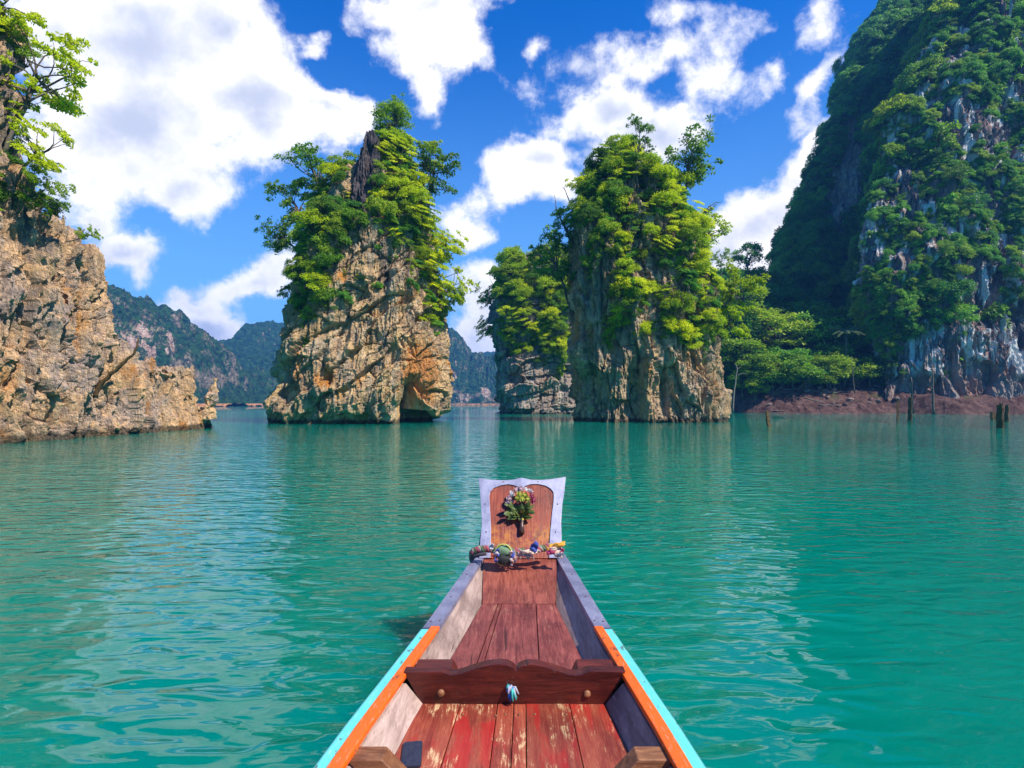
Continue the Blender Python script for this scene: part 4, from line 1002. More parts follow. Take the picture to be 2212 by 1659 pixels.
stump(1966, 909, 863, .02, .22, 'thicker forked stump of the two close ones below the cliff')
stump(2161, 925, 875, -.02, .24, 'largest wooden stump in the water near the right edge of the picture')
stump(2175, 910, 878, .03, .22, 'flat topped stump just right of the largest stump')
stump(2146, 907, 891, -.2, .3, 'low dark stump just left of the largest stump')
# boulders and driftwood on the bank
rg = np.random.RandomState(14)
def boulder(x, y, s, label, i):
    b = MB(); b.ball((0, 0, 0), (s, s * .8, s * .65), 12, 7, None, i, .45); o = b.build('boulder', M_CLIFF); o.location = (x, y, sh_at(x, y) + s * .25); o.rotation_euler = (0, 0, i); tag(o, label, 'boulder', 'boulders on the red bank')
for i in range(34):
    x = rg.uniform(52, 98); y = rg.uniform(119, 127)
    if sh_at(x, y) > .1: boulder(x, y, rg.uniform(.25, .8), 'grey boulder lying on the bare red bank', i)
for i in range(16):
    x = rg.uniform(52, 96); y = rg.uniform(120, 126); z = sh_at(x, y); L = rg.uniform(2, 5); a = rg.uniform(-.5, .5)
    if z < .2: continue
    x2 = x + L * math.cos(a); y2 = y + L * math.sin(a)
    dead('driftwood_log', 'log', 'weathered driftwood log lying on the bare red bank', [([(x, y, z + .2), (x2, y2, sh_at(x2, y2) + .35)], .11, .05)], M_DRIFT if i % 2 else M_BARK)['group'] = 'driftwood on the red bank'

# ------------------------------------------------------------------ the boat
def wood(name, c1, c2, worn=None, wamt=0.0, rough=.5, red=0.0, ax=(14, 1.1, 14), scratch=.3, stain=False, ZG_=H - 1.25):
    def b(q):
        P = q.new('ShaderNodeNewGeometry').outputs['Position']
        oi = q.new('ShaderNodeObjectInfo').outputs['Random']
        off = q.new('ShaderNodeCombineXYZ', {0: q.m('MULTIPLY', oi, 31.0), 1: q.m('MULTIPLY', oi, 17.0), 2: 0.0}).outputs[0]
        Q = q.vm('ADD', q.xform(P, scale=ax), off)
        g = q.noise(Q, 3.0, 8, .72, .6); big = q.noise(q.vm('ADD', P, off), 3.2, 5, .6)
        c = q.mix(q.mr(g, .32, .68), c1, c2)
        c = q.mix(q.m('MULTIPLY', q.mr(big, .42, .66), .55), c, tuple(x * .5 for x in c1))
        fine = q.noise(q.vm('SCALE', Q, sc=4.0), 3.0, 5, .8)
        c = q.mix(q.m('MULTIPLY', q.mr(fine, .56, .68), scratch), c, tuple(min(1, x * 1.9 + .05) for x in c2))
        c = q.mix(q.m('MULTIPLY', q.mr(fine, .42, .34), .5), c, tuple(x * .35 for x in c1))
        if red: c = q.mix(q.m('MULTIPLY', q.mr(q.noise(q.xform(P, scale=(9, 2, 9), loc=(2, 2, 2)), 1.2, 4, .6), .5, .62), red), c, (.42, .012, .012))
        if worn:
            w = q.noise(q.xform(P, scale=(3.4, 1.5, 2)), 2.0, 9, .78)
            w = q.m('ADD', w, q.m('ADD', q.m('MULTIPLY', q.m('SUBTRACT', fine, .5), .45), q.m('MULTIPLY', q.m('SUBTRACT', g, .5), .30)))
            c = q.mix(q.m('MULTIPLY', q.mr(w, .56, .66), wamt), c, q.mix(g, tuple(x * .7 for x in worn[:3]), worn[:3]))
        if stain:
            sd_ = q.noise(q.xform(P, scale=(5, 2, 6)), 1.6, 5, .65); zz_ = q.new('ShaderNodeSeparateXYZ', {0: P}).outputs[2]
            band = q.m('MULTIPLY', q.mr(zz_, ZG_ + .02, ZG_ + .10), q.mr(zz_, ZG_ + .26, ZG_ + .17))
            c = q.mix(q.m('MULTIPLY', q.m('MULTIPLY', band, q.mr(sd_, .42, .60)), .6), c, (.60, .22, .02))
            c = q.mix(q.m('MULTIPLY', q.mr(q.noise(q.xform(P, scale=(4, 3, 4), loc=(7, 1, 2)), 1.8, 5, .7), .52, .66), .75), c, (.13, .022, .02))
        hv = q.new('ShaderNodeHueSaturation', {'Color': c, 'Value': q.m('ADD', .84, q.m('MULTIPLY', oi, .32))}).outputs[0]
        crack = q.mr(q.noise(q.xform(P, scale=(38, .9, 38), loc=(3, 0, 0)), 1.0, 3, .6, .4), .33, .29)
        hv = q.mix(q.m('MULTIPLY', crack, .75), hv, (.018, .008, .006))
        h = q.m('SUBTRACT', q.m('ADD', g, q.m('MULTIPLY', fine, .4)), crack)
        return pri(q, hv, rough, bump(q, h, .004, .6), spec=.42)
    return mat(name, b)
M_DECK = wood('deck_wood', (.14, .026, .022), (.34, .090, .070), (.60, .40, .24), .25, .5)
M_AFT = wood('worn_red_deck', (.22, .030, .018), (.36, .09, .045), (.72, .50, .26), .9, .45, .6)
M_BOW = wood('bow_wood', (.20, .026, .012), (.38, .068, .026), (.56, .20, .08), .35, .42, scratch=.2, ax=(14, 1, .8), stain=True)
M_RAMP = wood('ramp_wood', (.17, .035, .024), (.38, .11, .07), (.40, .18, .12), .3, .45, scratch=.35, ax=(14, 1.1, 1.0))
M_MAHOG = wood('shaded_varnished_wood', (.050, .008, .006), (.14, .022, .013), None, 0, .30, ax=(1.2, 10, 12), scratch=.15)  # mahogany, its tone deepened to carry the shade on the bulkhead face
M_MAHOGL = wood('brown_block_wood', (.13, .045, .018), (.34, .15, .065), None, 0, .45, ax=(1.5, 8, 10))
M_SIDEW = wood('bleached_side_wood', (.24, .16, .13), (.44, .32, .27), (.45, .20, .11), .25, .75, ax=(10, .9, 5), scratch=.3)
def paint(name, col, under, rough=.4):
    def b(q):
        P = q.new('ShaderNodeNewGeometry').outputs['Position']
        a = q.noise(q.xform(P, scale=(2, 1, 2)), 9, 8, .75); s = q.noise(P, 3, 4, .6); f = q.noise(q.xform(P, scale=(8, 1.5, 8)), 12, 4, .7)
        c = q.mix(q.m('MULTIPLY', q.mr(s, .35, .7), .35), col, tuple(x * .72 for x in col))
        c = q.mix(q.m('MULTIPLY', q.mr(f, .56, .66), .5), c, tuple(min(1, x * .6 + .3) for x in col))
        chip = q.mr(a, .605, .62)
        c = q.mix(chip, c, under)
        return pri(q, c, rough, bump(q, q.m('SUBTRACT', q.m('MULTIPLY', f, .4), chip), .002, .8), spec=.5)
    return mat(name, b)
M_ORANGE = paint('orange_paint', (.88, .125, .004), (.24, .07, .03), .32)
M_TURQ = paint('turquoise_paint', (.12, .58, .56), (.12, .14, .13), .5)
M_HULL = paint('hull_paint', (.10, .40, .42), (.2, .1, .05), .6)
def b_metal(q):
    P = q.new('ShaderNodeNewGeometry').outputs['Position']
    a = q.noise(P, 5, 6, .65); s = q.noise(q.xform(P, scale=(14, 2, 14), rot=(0, 0, .5)), 6, 5, .75)
    c = q.mix(q.mr(a, .35, .7), (.23, .23, .33), (.36, .36, .47))
    c = q.mix(q.m('MULTIPLY', q.mr(s, .58, .66), .5), c, (.60, .60, .68))
    c = q.mix(q.m('MULTIPLY', q.mr(q.noise(P, 11, 7, .8), .62, .72), .5), c, (.17, .13, .14))
    r_ = q.mr(a, .3, .7, .42, .62)
    return pri(q, c, r_, bump(q, q.m('ADD', a, q.m('MULTIPLY', s, .1)), .01, .5), metal=.55)
M_METAL = mat('dull_sheet_metal', b_metal)
def flat(name, col, rough=.6, spec=.4, metal=0, nz=25.0):
    def b(q):
        P = q.new('ShaderNodeNewGeometry').outputs['Position']; a = q.noise(P, nz, 5, .7)
        return pri(q, q.mix(a, tuple(x * .65 for x in col), tuple(min(1, x * 1.3) for x in col)), rough, bump(q, a, .003, .6), spec=spec, metal=metal)
    return mat(name, b)
M_RUST = flat('rusty_screw', (.13, .05, .03), .5, metal=.5)
ZG = H - 1.25; ZF = H - 1.38
xc = lambda Y: .03 * (Y - 2.1)
outer = lambda Y: float(np.interp(Y, [-3, -1, .6, 1.827, 3.05, 4.32, 4.42], [.80, .80, .775, .681, .518, .385, .370]))
inw = lambda Y: outer(Y) - (.112 if Y < 2.98 else .088)
floorw = lambda Y: float(np.interp(Y, [-3, -1, .6, 2.0, 2.45, 3.67, 4.32], [.60, .60, .56, .470, .405, .250, .292]))
boat = empty('longtail_boat', (0.0, 1.0, 0)); tag(boat, 'red brown wooden longtail boat with orange and turquoise gunwales, bow pointing to the pillars', 'boat')
# plate plane (raised bow board)
TI = 1.342
def plate(x, y, off=0.0):
    Y = F * (1.25 + 4.32 * TI) / ((y - HY) + F * TI); p = at(x, y, Y)
    return p + Vector((0, -TI, 1)).normalized() * off
YS_ = [-1.6, -.6, .4, 1.2, 1.6, 2.0, 2.4, 2.8, 3.2, 3.6, 4.0, 4.32]
# hull skin
b = MB(); V = []
def zg(Y): return ZG
for Y in YS_ + [4.75, 4.95]:
    w = outer(Y) if Y <= 4.32 else (.36 if Y < 4.8 else .10); zt = ZG - .03 if Y <= 4.32 else (ZG + .30 if Y < 4.8 else ZG + .42)
    kz = -.35 if Y < 3 else -.35 + (Y - 3) * .42
    for t in (0, .35, .7, 1.0):
        V.append((xc(Y) + w * (1 - .45 * t ** 1.6) - (.03 if t == 0 else 0), Y, zt + (kz - zt) * t))
    for t in (1.0, .7, .35, 0):
        V.append((xc(Y) - w * (1 - .45 * t ** 1.6) + (.03 if t == 0 else 0), Y, zt + (kz - zt) * t))
nY = len(YS_) + 2; fs = [(i * 8 + j, i * 8 + j + 1, (i + 1) * 8 + j + 1, (i + 1) * 8 + j) for i in range(nY - 1) for j in range(7)]
fs.append(tuple((nY - 1) * 8 + j for j in range(8)))
b.add(V, fs); b.build('hull', M_HULL, boat)
# rails, metal edges, side boards
def strip(name, m, Y0, Y1, xo, xi, z0, z1, side, bev=.004, n=10, steps=None):
    """board following the gunwale: xo, xi functions of Y give outer and inner half widths"""
    b = MB(); ys = [Y0 + (Y1 - Y0) * i / n for i in range(n + 1)]; V = []
    for Y in ys:
        a, c = xo(Y) * side, xi(Y) * side
        V += [(xc(Y) + a, Y, z0), (xc(Y) + c, Y, z0), (xc(Y) + c, Y, z1), (xc(Y) + a, Y, z1)]
    fs = [(i * 4 + j, i * 4 + (j + 1) % 4, (i + 1) * 4 + (j + 1) % 4, (i + 1) * 4 + j) for i in range(n) for j in range(4)] + [(0, 3, 2, 1), (n * 4, n * 4 + 1, n * 4 + 2, n * 4 + 3)]
    if side < 0: fs = [f[::-1] for f in fs]
    b.add(V, fs); return b.build(name, m, boat, bevel=bev)
for sd in (1, -1):
    strip('gunwale_rail', M_TURQ, -1.6, 2.965, lambda Y: outer(Y), lambda Y: outer(Y) - .05, ZG - .03, ZG - .004, sd, .004)
    strip('outer_strake', M_HULL, -1.6, 2.99, lambda Y: outer(Y) + .010, lambda Y: outer(Y) - .004, ZG - .12, ZG - .014, sd, .002)
    strip('rail_cap', M_ORANGE, -1.6, 2.98, lambda Y: outer(Y) - .047, lambda Y: outer(Y) - .047 - (.050 + .006 * (3 - Y) if Y < 3 else .050), ZG - .018, ZG + .008, sd, .006)
    me_ = strip('metal_edge', M_METAL, 2.982, 4.42, lambda Y: outer(Y) - .002, lambda Y: inw(Y), ZG - .035, ZG - .002, sd, .001, 12)
    for (Y, u) in ((3.06, .25), (3.07, .8), (3.45, .45), (3.9, .5), (4.2, .55)):
        b = MB(); xx = outer(Y) - u * .088; b.ball((xc(Y) + sd * xx, Y, ZG - .001), (.0065, .0065, .003), 10, 6); b.build('screw', M_RUST, me_, True)
    # inner side boards, fore and aft of the bulkhead
    for (Y0, Y1, nm) in ((-1.6, 2.45, 10), (2.505, 4.36, 10)):
        b = MB(); V = []; n_ = nm
        for i in range(n_ + 1):
            Y = Y0 + (Y1 - Y0) * i / n_; zf = ZF - .02 if Y <= 3.67 else ZF - .02 + (Y - 3.67) * .19
            xt, xb = inw(Y) + (.012 if Y < 2.98 else .004), floorw(Y)
            V += [(xc(Y) + sd * xt, Y, ZG - .036), (xc(Y) + sd * xb, Y, zf), (xc(Y) + sd * (xb + .025), Y, zf - .005), (xc(Y) + sd * (xt + .025), Y, ZG - .036)]
        fs = [(i * 4 + j, i * 4 + (j + 1) % 4, (i + 1) * 4 + (j + 1) % 4, (i + 1) * 4 + j) for i in range(n_) for j in range(4)] + [(0, 3, 2, 1), (n_ * 4, n_ * 4 + 1, n_ * 4 + 2, n_ * 4 + 3)]
        b.add(V, fs); b.build('side_board', M_SIDEW, boat, bevel=.002)
# floor planks: boundaries as fractions from photograph pixels
def planks(Y0, Y1, e0, e1, m, gap, y0z, y1z):
    for i in range(len(e0) - 1):
        a0, b0, a1, b1 = e0[i] + gap, e0[i + 1] - gap, e1[i] + gap, e1[i + 1] - gap
        b = MB(); dz = -.002 * (i % 2)
        b.hexa([(a0, Y0, y0z - .03), (b0, Y0, y0z - .03), (b1, Y1, y1z - .03), (a1, Y1, y1z - .03)], [(a0, Y0, y0z + dz), (b0, Y0, y0z + dz), (b1, Y1, y1z + dz), (a1, Y1, y1z + dz)])
        o = b.build('plank', m[i % len(m)] if isinstance(m, list) else m, boat, bevel=.0025)
k1 = 2.45 / F
e_far = [(x - CX) * k1 for x in (908, 994, 1075, 1110, 1136, 1230, 1316)]
w2, w1 = floorw(0.2) + .02, floorw(2.45) + .01
rat = [(v - xc(2.45)) / w1 for v in e_far]
e_near = [xc(-1.6) + r_ * (floorw(-1.6) + .04) for r_ in rat]
e_mid = [xc(2.0) + r_ * (floorw(2.0) + .012) for r_ in rat]; Yk = .4; e_k = [xc(Yk) + r_ * (floorw(Yk) + .01) for r_ in rat]
planks(Yk, 2.45, e_k, e_far, M_AFT, .0018, ZF, ZF); planks(-1.6, Yk - .004, e_near, e_k, M_AFT, .0018, ZF, ZF)
k2 = 3.67 / F; k3 = 2.505 / F
e_f = [(x - CX) * k2 for x in (1037, 1072, 1078, 1080.5, 1161, 1202)]
e_f = [xc(3.67) - .255, xc(3.67) - .145, xc(3.67) - .118, xc(3.67) + .118, xc(3.67) + .255]
wn = floorw(2.505) + .01
e_n = [xc(2.5) - wn, xc(2.5) - .235, xc(2.5) - .195, xc(2.5) + .125, xc(2.5) + wn]
planks(2.505, 3.668, e_n, e_f, M_DECK, .0026, ZF, ZF)
# ramp and raised bow board
b = MB(); zr0, zr1 = ZF + .003, ZG - .010
b.hexa([(xc(3.67) - .252, 3.672, zr0 - .03), (xc(3.67) + .252, 3.672, zr0 - .03), (xc(4.33) + .300, 4.335, zr1 - .03), (xc(4.33) - .300, 4.335, zr1 - .03)],
       [(xc(3.67) - .252, 3.672, zr0), (xc(3.67) + .252, 3.672, zr0), (xc(4.33) + .300, 4.335, zr1), (xc(4.33) - .300, 4.335, zr1)])
b.build('ramp_board', M_RAMP, boat, bevel=.003)
nrm = Vector((0, -TI, 1)).normalized()
mid = 1128.5
def plate_prism(poly, off, th): return MB().prism([plate(x, y, off) for x, y in poly], -nrm * th)
wood_poly = [(1048, 1206), (1209, 1206), (1206, 1150), (1204, 1050), (1180, 1040), (1128, 1048), (1076, 1040), (1050, 1050), (1049, 1150)]
plate_prism(wood_poly, 0, .03).build('bow_board', M_BOW, boat, bevel=.002)
outer_pts = [(1035.5, 1206), (1036, 1185), (1041, 1130), (1039, 1090), (1036.5, 1060), (1033.5, 1033), (1060, 1037.5), (1085, 1038.5), (1110, 1037), (1126, 1032.5), (1145, 1037), (1165, 1038), (1190, 1036), (1222, 1031), (1219.5, 1060), (1214, 1095), (1212, 1130), (1213, 1170), (1215, 1206)]
inner_pts = [(1059, 1206), (1060.5, 1183), (1060.5, 1140), (1058.5, 1100), (1057, 1072), (1059, 1063), (1066, 1055.5), (1080, 1050), (1096, 1047), (1110, 1049), (1119, 1052.5), (1126, 1057.5), (1134, 1051), (1146, 1047), (1161, 1046.5), (1178, 1050), (1190, 1057), (1195.5, 1065), (1196, 1080), (1192, 1112), (1188.5, 1148), (1187, 1178), (1186, 1206)]
# frame as matched strips between resampled outlines
def resample(pts, n_, keys):
    """n_ points per key span; keys = indices of matching corners"""
    out = []
    for a, c in zip(keys[:-1], keys[1:]):
        seg = [Vector((p[0], p[1], 0)) for p in pts[a:c + 1]]; L = [0]
        for u, v in zip(seg[:-1], seg[1:]): L.append(L[-1] + (v - u).length)
        for i in range(n_):
            t = L[-1] * i / n_; j = max(k for k in range(len(L) - 1) if L[k] <= t + 1e-9); f = (t - L[j]) / (L[j + 1] - L[j]); out.append(seg[j].lerp(seg[j + 1], f))
    out.append(Vector((*pts[keys[-1]], 0))); return out
oo = resample(outer_pts, 14, [0, 5, 9, 13, 18]); io = resample(inner_pts, 14, [0, 5, 11, 17, 22])
b = MB(); n_ = len(oo); V = []
for o2, i2 in zip(oo, io):
    V += [plate(o2.x, o2.y, .010), plate(i2.x, i2.y, .010), plate(i2.x, i2.y, .0015), plate(o2.x, o2.y, -.034)]
fs = [(i * 4 + j, (i + 1) * 4 + j, (i + 1) * 4 + (j + 1) % 4, i * 4 + (j + 1) % 4) for i in range(n_ - 1) for j in range(4)] + [(0, 1, 2, 3), ((n_ - 1) * 4 + 3, (n_ - 1) * 4 + 2, (n_ - 1) * 4 + 1, (n_ - 1) * 4)]
b.add(V, fs); frame = b.build('bow_frame', M_METAL, boat, bevel=.0015)
for (x, y) in ((1087, 1042), (1162, 1042), (1048, 1090), (1204, 1090), (1050, 1150), (1200, 1150)):
    b = MB(); b.ball(plate(x, y, .010), (.006, .006, .006), 8, 6); b.build('screw', M_RUST, frame, True)
# bow stem under the plate
b = MB(); b.prism([plate(1040, 1200, -.036), plate(1040, 1045, -.036), Vector((xc(5.1) - .05, 5.1, ZG + .25)), Vector((xc(4.9) - .04, 4.9, .2)), Vector((xc(4.4) - .25, 4.4, .3))], Vector((.36, 0, 0)))
b.build('stem', M_RAMP, boat)
# bulkhead with the scrolled top edge
kb = 2.45 / F
def bp(x, y): return Vector(((x - CX) * kb, 2.45, H + (HY - y) * kb))
tops = [(872, 1452), (953, 1451), (962, 1454), (972, 1458), (985, 1457.5), (1002, 1453), (1022, 1446), (1045, 1439), (1063, 1436), (1080, 1434.5), (1095, 1436), (1107, 1441), (1115, 1449), (1123, 1441), (1133, 1437), (1146, 1435), (1165, 1437), (1190, 1444), (1215, 1452), (1230, 1457), (1245, 1459), (1258, 1457), (1266, 1453), (1275, 1449.5), (1352, 1451)]
poly = [bp(x, y) for x, y in tops] + [bp(1308, 1526), bp(912, 1526)]
n_ = len(tops); fr = [p for p in poly]; bk = [p + Vector((0, .055, 0)) for p in poly]; T = len(poly)
# the face leans: bottom edge set back a little
for L_ in (fr, bk):
    for i in (T - 2, T - 1): L_[i] = L_[i] + Vector((0, .0, 0))
b = MB(); 
bl = [Vector((bp(912, 1526).lerp(bp(1308, 1526), i / (n_ - 1)))) for i in range(n_)]
for i, p in enumerate(bl): p.x = min(max(poly[i].x, bp(912, 1526).x), bp(1308, 1526).x)
V = []
for i in range(n_): V += [poly[i], poly[i] + Vector((0, .055, 0)), bl[i] + Vector((0, .055, 0)), bl[i]]
fs = [(i * 4 + j, i * 4 + (j + 1) % 4, (i + 1) * 4 + (j + 1) % 4, (i + 1) * 4 + j) for i in range(n_ - 1) for j in range(4)] + [(0, 3, 2, 1), ((n_ - 1) * 4, (n_ - 1) * 4 + 1, (n_ - 1) * 4 + 2, (n_ - 1) * 4 + 3)]
b.add(V, fs); bulk = b.build('bulkhead', M_MAHOG, boat, bevel=.003)
for (x, y) in ((953, 1496), (1268, 1498)):
    b = MB(); c = bp(x, y) + Vector((0, -.004, 0)); b.ball(c, (.017, .012, .017), 14, 9); b.build('bolt', M_MAHOGL, bulk, True)
# knees behind the bulkhead and the ribs nearest the camera
for sd in (1, -1):
    b = MB(); x0, x1, x2 = xc(2.58) + sd * .30, xc(2.58) + sd * .475, xc(2.58) + sd * .245
    P = [Vector((x1, 2.506, ZG - .035)), Vector((x0, 2.506, ZG - .035)), Vector((x2, 2.506, ZF + .004)), Vector((xc(2.58) + sd * .40, 2.506, ZF + .004))]
    P[0].z = P[1].z = ZG - .004
    b.prism(P if sd > 0 else P[::-1], Vector((0, .11, 0))); b.build('knee', M_MAHOG, boat, bevel=.004)
    b = MB(); y0 = 1.885
    P = [Vector((xc(1.9) + sd * .585, y0, ZG - .046)), Vector((xc(1.9) + sd * (.455 if sd < 0 else .455), y0, ZG - .046)), Vector((xc(1.9) + sd * .345, y0, ZF + .003)), Vector((xc(1.9) + sd * .47, y0, ZF + .003))]
    P[0].z = P[1].z = ZG - .012
    b.prism(P if sd > 0 else P[::-1], Vector((0, .078, 0))); b.build('rib', M_MAHOGL, boat, bevel=.004)
# nails in the worn floor
for x, y in ((1071, 1546), (1092, 1543), (1122, 1543), (1155, 1543), (1223, 1543), (1000, 1543)):
    Y = 1.38 * F / (y - HY); b = MB(); b.ball(((x - CX) / F * Y, Y, ZF + .0005), (.007, .007, .003), 10, 6); b.build('nail', M_MAHOGL, boat, True)

# ---- things in the boat
# bouquet on the bow board
bq = empty('bouquet', plate(1127, 1140, .02)); tag(bq, 'dried bouquet of pink, white and yellow flowers fixed to the raised bow board', 'bouquet')
M_PINK = flat('faded_pink_petals', (.55, .36, .40)); M_WHITE = flat('cream_petals', (.66, .60, .58)); M_MAG = flat('magenta_petals', (.36, .05, .11)); M_YEL = flat('yellow_green_petals', (.42, .42, .06)); M_COR = flat('coral_petals', (.75, .25, .15)); M_STEM = flat('brown_wrapped_stem', (.07, .03, .02), .25)
M_BL = flat('bouquet_leaves', (.075, .105, .02), .5)
def flower(c, r, m, rn, n=60):
    b = MB(); c = Vector(c)
    for i in range(n):
        u = Vector((rn.gauss(0, 1), rn.gauss(0, 1), rn.gauss(0, 1))).normalized(); d = u.orthogonal().normalized(); d.rotate(Quaternion(u, rn.uniform(0, 6.3)))
        w = u.cross(d); p = c + u * r * .35; t = c + u * r * rn.uniform(.85, 1.1) + w * r * .15
        b.add([p, c + u * r * .7 + d * r * .17, t, c + u * r * .7 - d * r * .17], [(0, 1, 2, 3)])
    b.ball(c, r * .55, 8, 6, None, 1, .3); return b.build('flower', m, bq)
rn = random.Random(12)
for (x, y, off, r, m) in ((1116, 1067, .075, .030, M_PINK), (1125, 1066, .09, .030, M_PINK), (1136, 1069, .08, .034, M_WHITE), (1145, 1070, .07, .030, M_WHITE), (1105, 1074, .06, .032, M_WHITE), (1100, 1083, .055, .030, M_PINK), (1104, 1092, .05, .030, M_PINK), (1097, 1090, .04, .026, M_PINK),
    (1122, 1082, .12, .034, M_YEL), (1133, 1084, .12, .032, M_YEL), (1127, 1092, .125, .030, M_YEL), (1118, 1090, .115, .026, M_YEL), (1139, 1090, .10, .028, M_YEL), (1132, 1077, .11, .026, M_COR), (1139, 1078, .10, .024, M_COR), (1148, 1083, .08, .032, M_MAG), (1151, 1090, .07, .028, M_MAG), (1145, 1077, .085, .022, M_MAG)):
    flower(plate(x, y, off), r, m, rn)
for i in range(46):
    x = rn.uniform(1096, 1152); y = rn.uniform(1103, 1127) - abs(x - 1124) * .22; c = plate(x, y, rn.uniform(.02, .085))
    d = (c - plate(1124, 1118, .03)); d = (d.normalized() if d.length > .01 else Vector((1, 0, 0))) + Vector((rn.uniform(-.4, .4), rn.uniform(-.5, .1), rn.uniform(-.5, .3))); d.normalize(); w = d.cross(nrm + Vector((rn.uniform(-.5, .5), 0, rn.uniform(-.5, .5)))).normalized(); s = rn.uniform(.022, .040)
    b = MB(); pts = [c - d * s, c - d * s * .2 + w * s * .6, c + d * s * .6 + w * s * .4, c + d * s * 1.1, c + d * s * .6 - w * s * .4, c - d * s * .2 - w * s * .6]; mid_ = c + nrm * s * .18
    b.add(pts + [mid_], [(i2, (i2 + 1) % 6, 6) for i2 in range(6)]); b.build('leaf', M_BL, bq)
b = MB(); b.tube([plate(1126, 1108, .05), plate(1126.5, 1125, .035), plate(1127, 1140, .024), plate(1127, 1155, .022)], [.012, .016, .021, .023], 12); b.build('handle', M_STEM, bq, True)
b = MB(); b.tube([plate(1126.3, 1124, .036), plate(1126.5, 1128, .033)], .020, 12); b.build('tie', flat('gold_tie', (.5, .35, .06)), bq)

# garland tied round the bow
gl = empty('garland', (xc(4.3), 4.28, ZG + .03)); tag(gl, 'braided garland of faded cloth and rope tied across the bow', 'garland')
gpts = [at(1018, 1212, 4.25), at(1018, 1200, 4.22), at(1030, 1192, 4.2), at(1055, 1190, 4.18), at(1085, 1192, 4.17), at(1110, 1196, 4.17), at(1140, 1195, 4.17), at(1165, 1190, 4.17), at(1190, 1185, 4.2)]
def spline(pts, n):
    out = []
    for i in range(n + 1):
        u = i / n * (len(pts) - 1); a = min(int(u), len(pts) - 2); t = u - a
        p0, p1, p2, p3 = pts[max(a - 1, 0)], pts[a], pts[a + 1], pts[min(a + 2, len(pts) - 1)]
        out.append(.5 * ((2 * p1) + (p2 - p0) * t + (2 * p0 - 5 * p1 + 4 * p2 - p3) * t * t + (-p0 + 3 * p1 - 3 * p2 + p3) * t ** 3))
    return out
gs = spline(gpts, 150)
for j, col in enumerate([(.22, .10, .06), (.10, .16, .08), (.30, .24, .20), (.35, .06, .10)]):
    pts = []
    for i, p in enumerate(gs):
        a = i * .42 + j * math.pi / 2; r_ = .017; pts.append(p + Vector((0, math.cos(a) * r_, math.sin(a) * r_ + .015)))
    MB().tube(pts, [.013 + .002 * math.sin(i * .9 + j) for i in range(len(pts))], 8).build('braid_strand', flat('strand_cloth', col, .9), gl, True)
def cloth_blob(c, r, m, seed, name='cloth_knot', rot=None, amp=.5): return MB().ball(c, r, 14, 9, rot, seed, amp).build(name, m, gl, True)
M_GRN = flat('green_cloth', (.16, .26, .14), .9); M_BLK = flat('black_cloth', (.02, .022, .02), .8)
c = at(1087, 1197, 4.13)
cloth_blob(c + Vector((0, 0, .028)), (.072, .045, .052), M_GRN, 4, 'pouch_top', amp=.22); cloth_blob(c + Vector((0.004, -.02, -.035)), (.066, .045, .045), M_BLK, 5, 'pouch_base', amp=.22)
MB().tube([c + Vector((.068 * math.sin(a), -.03 - .0 * a, .005 + .08 * math.cos(a))) for a in np.linspace(0, 6.28, 20)], .006, 6).build('pouch_trim', flat('yellow_trim', (.5, .42, .08)), gl)
rn = random.Random(5)
M_WC = flat('white_cloth', (.46, .42, .44), .9); M_BC = flat('blue_cloth', (.06, .08, .30), .9); M_RC = flat('red_cloth', (.30, .06, .05), .9); M_GC = flat('grey_tassel', (.34, .28, .26), .95); M_PC = flat('pink_cloth', (.45, .05, .12), .85); M_OC = flat('orange_cloth', (.85, .38, .05), .8); M_CC = flat('cream_cloth', (.70, .50, .38), .9)
def rag(x, y, Y, L, w, m, ang, name='rag', seed=0):
    """a crumpled strip of cloth with thickness"""
    rn = random.Random(seed); c = at(x, y, Y); b = MB(); n_ = 7; V = []
    d = Vector((math.cos(ang), 0, math.sin(ang))); s = Vector((-math.sin(ang), 0, math.cos(ang)))
    for i in range(n_):
        t = i / (n_ - 1); p = c + d * L * t + Vector((0, -.012 * math.sin(t * 7 + seed) - .01, 0)); ww = w * (.6 + .5 * math.sin(t * 3 + .4)) 
        for q_ in (-1, -.3, .4, 1): V.append(p + s * ww * q_ * .5 + Vector((0, rn.uniform(-.009, .009), rn.uniform(-.004, .004))))
    fs = [(i * 4 + j, i * 4 + j + 1, (i + 1) * 4 + j + 1, (i + 1) * 4 + j) for i in range(n_ - 1) for j in range(3)]
    o = b.add(V, fs).build(name, m, gl, True); md = o.modifiers.new('thickness', 'SOLIDIFY'); md.thickness = .004; return o
for k_, (x, y, L, w, m, a) in enumerate([(1070, 1190, .07, .035, M_WC, -1.2), (1074, 1184, .06, .03, M_BC, -1.4), (1066, 1196, .06, .03, M_RC, -1.0), (1076, 1196, .07, .03, M_BC, -1.9), (1105, 1190, .09, .03, M_BC, -1.3), (1108, 1200, .07, .03, M_CC, -1.7), (1112, 1202, .06, .02, M_RC, -2.0), (1104, 1204, .06, .025, M_WC, -1.5), (1102, 1188, .08, .03, M_CC, -1.1), (1150, 1186, .07, .05, M_BC, 1.0), (1144, 1190, .06, .04, M_BC, .3), (1125, 1192, .10, .025, M_CC, .15), (1140, 1193, .10, .025, M_CC, .1), (1185, 1190, .12, .04, M_PC, .12), (1180, 1193, .13, .035, M_PC, .06), (1180, 1186, .15, .03, M_OC, .28), (1186, 1182, .13, .03, M_OC, .35), (1178, 1188, .13, .03, M_CC, .2), (1208, 1186, .07, .05, M_WC, -1.5), (1200, 1190, .07, .05, M_CC, -.9), (1060, 1186, .05, .03, M_WC, 1.2)]):
    rag(x, y, 4.12 if x > 1160 else 4.10, L, w, m, a, seed=k_)
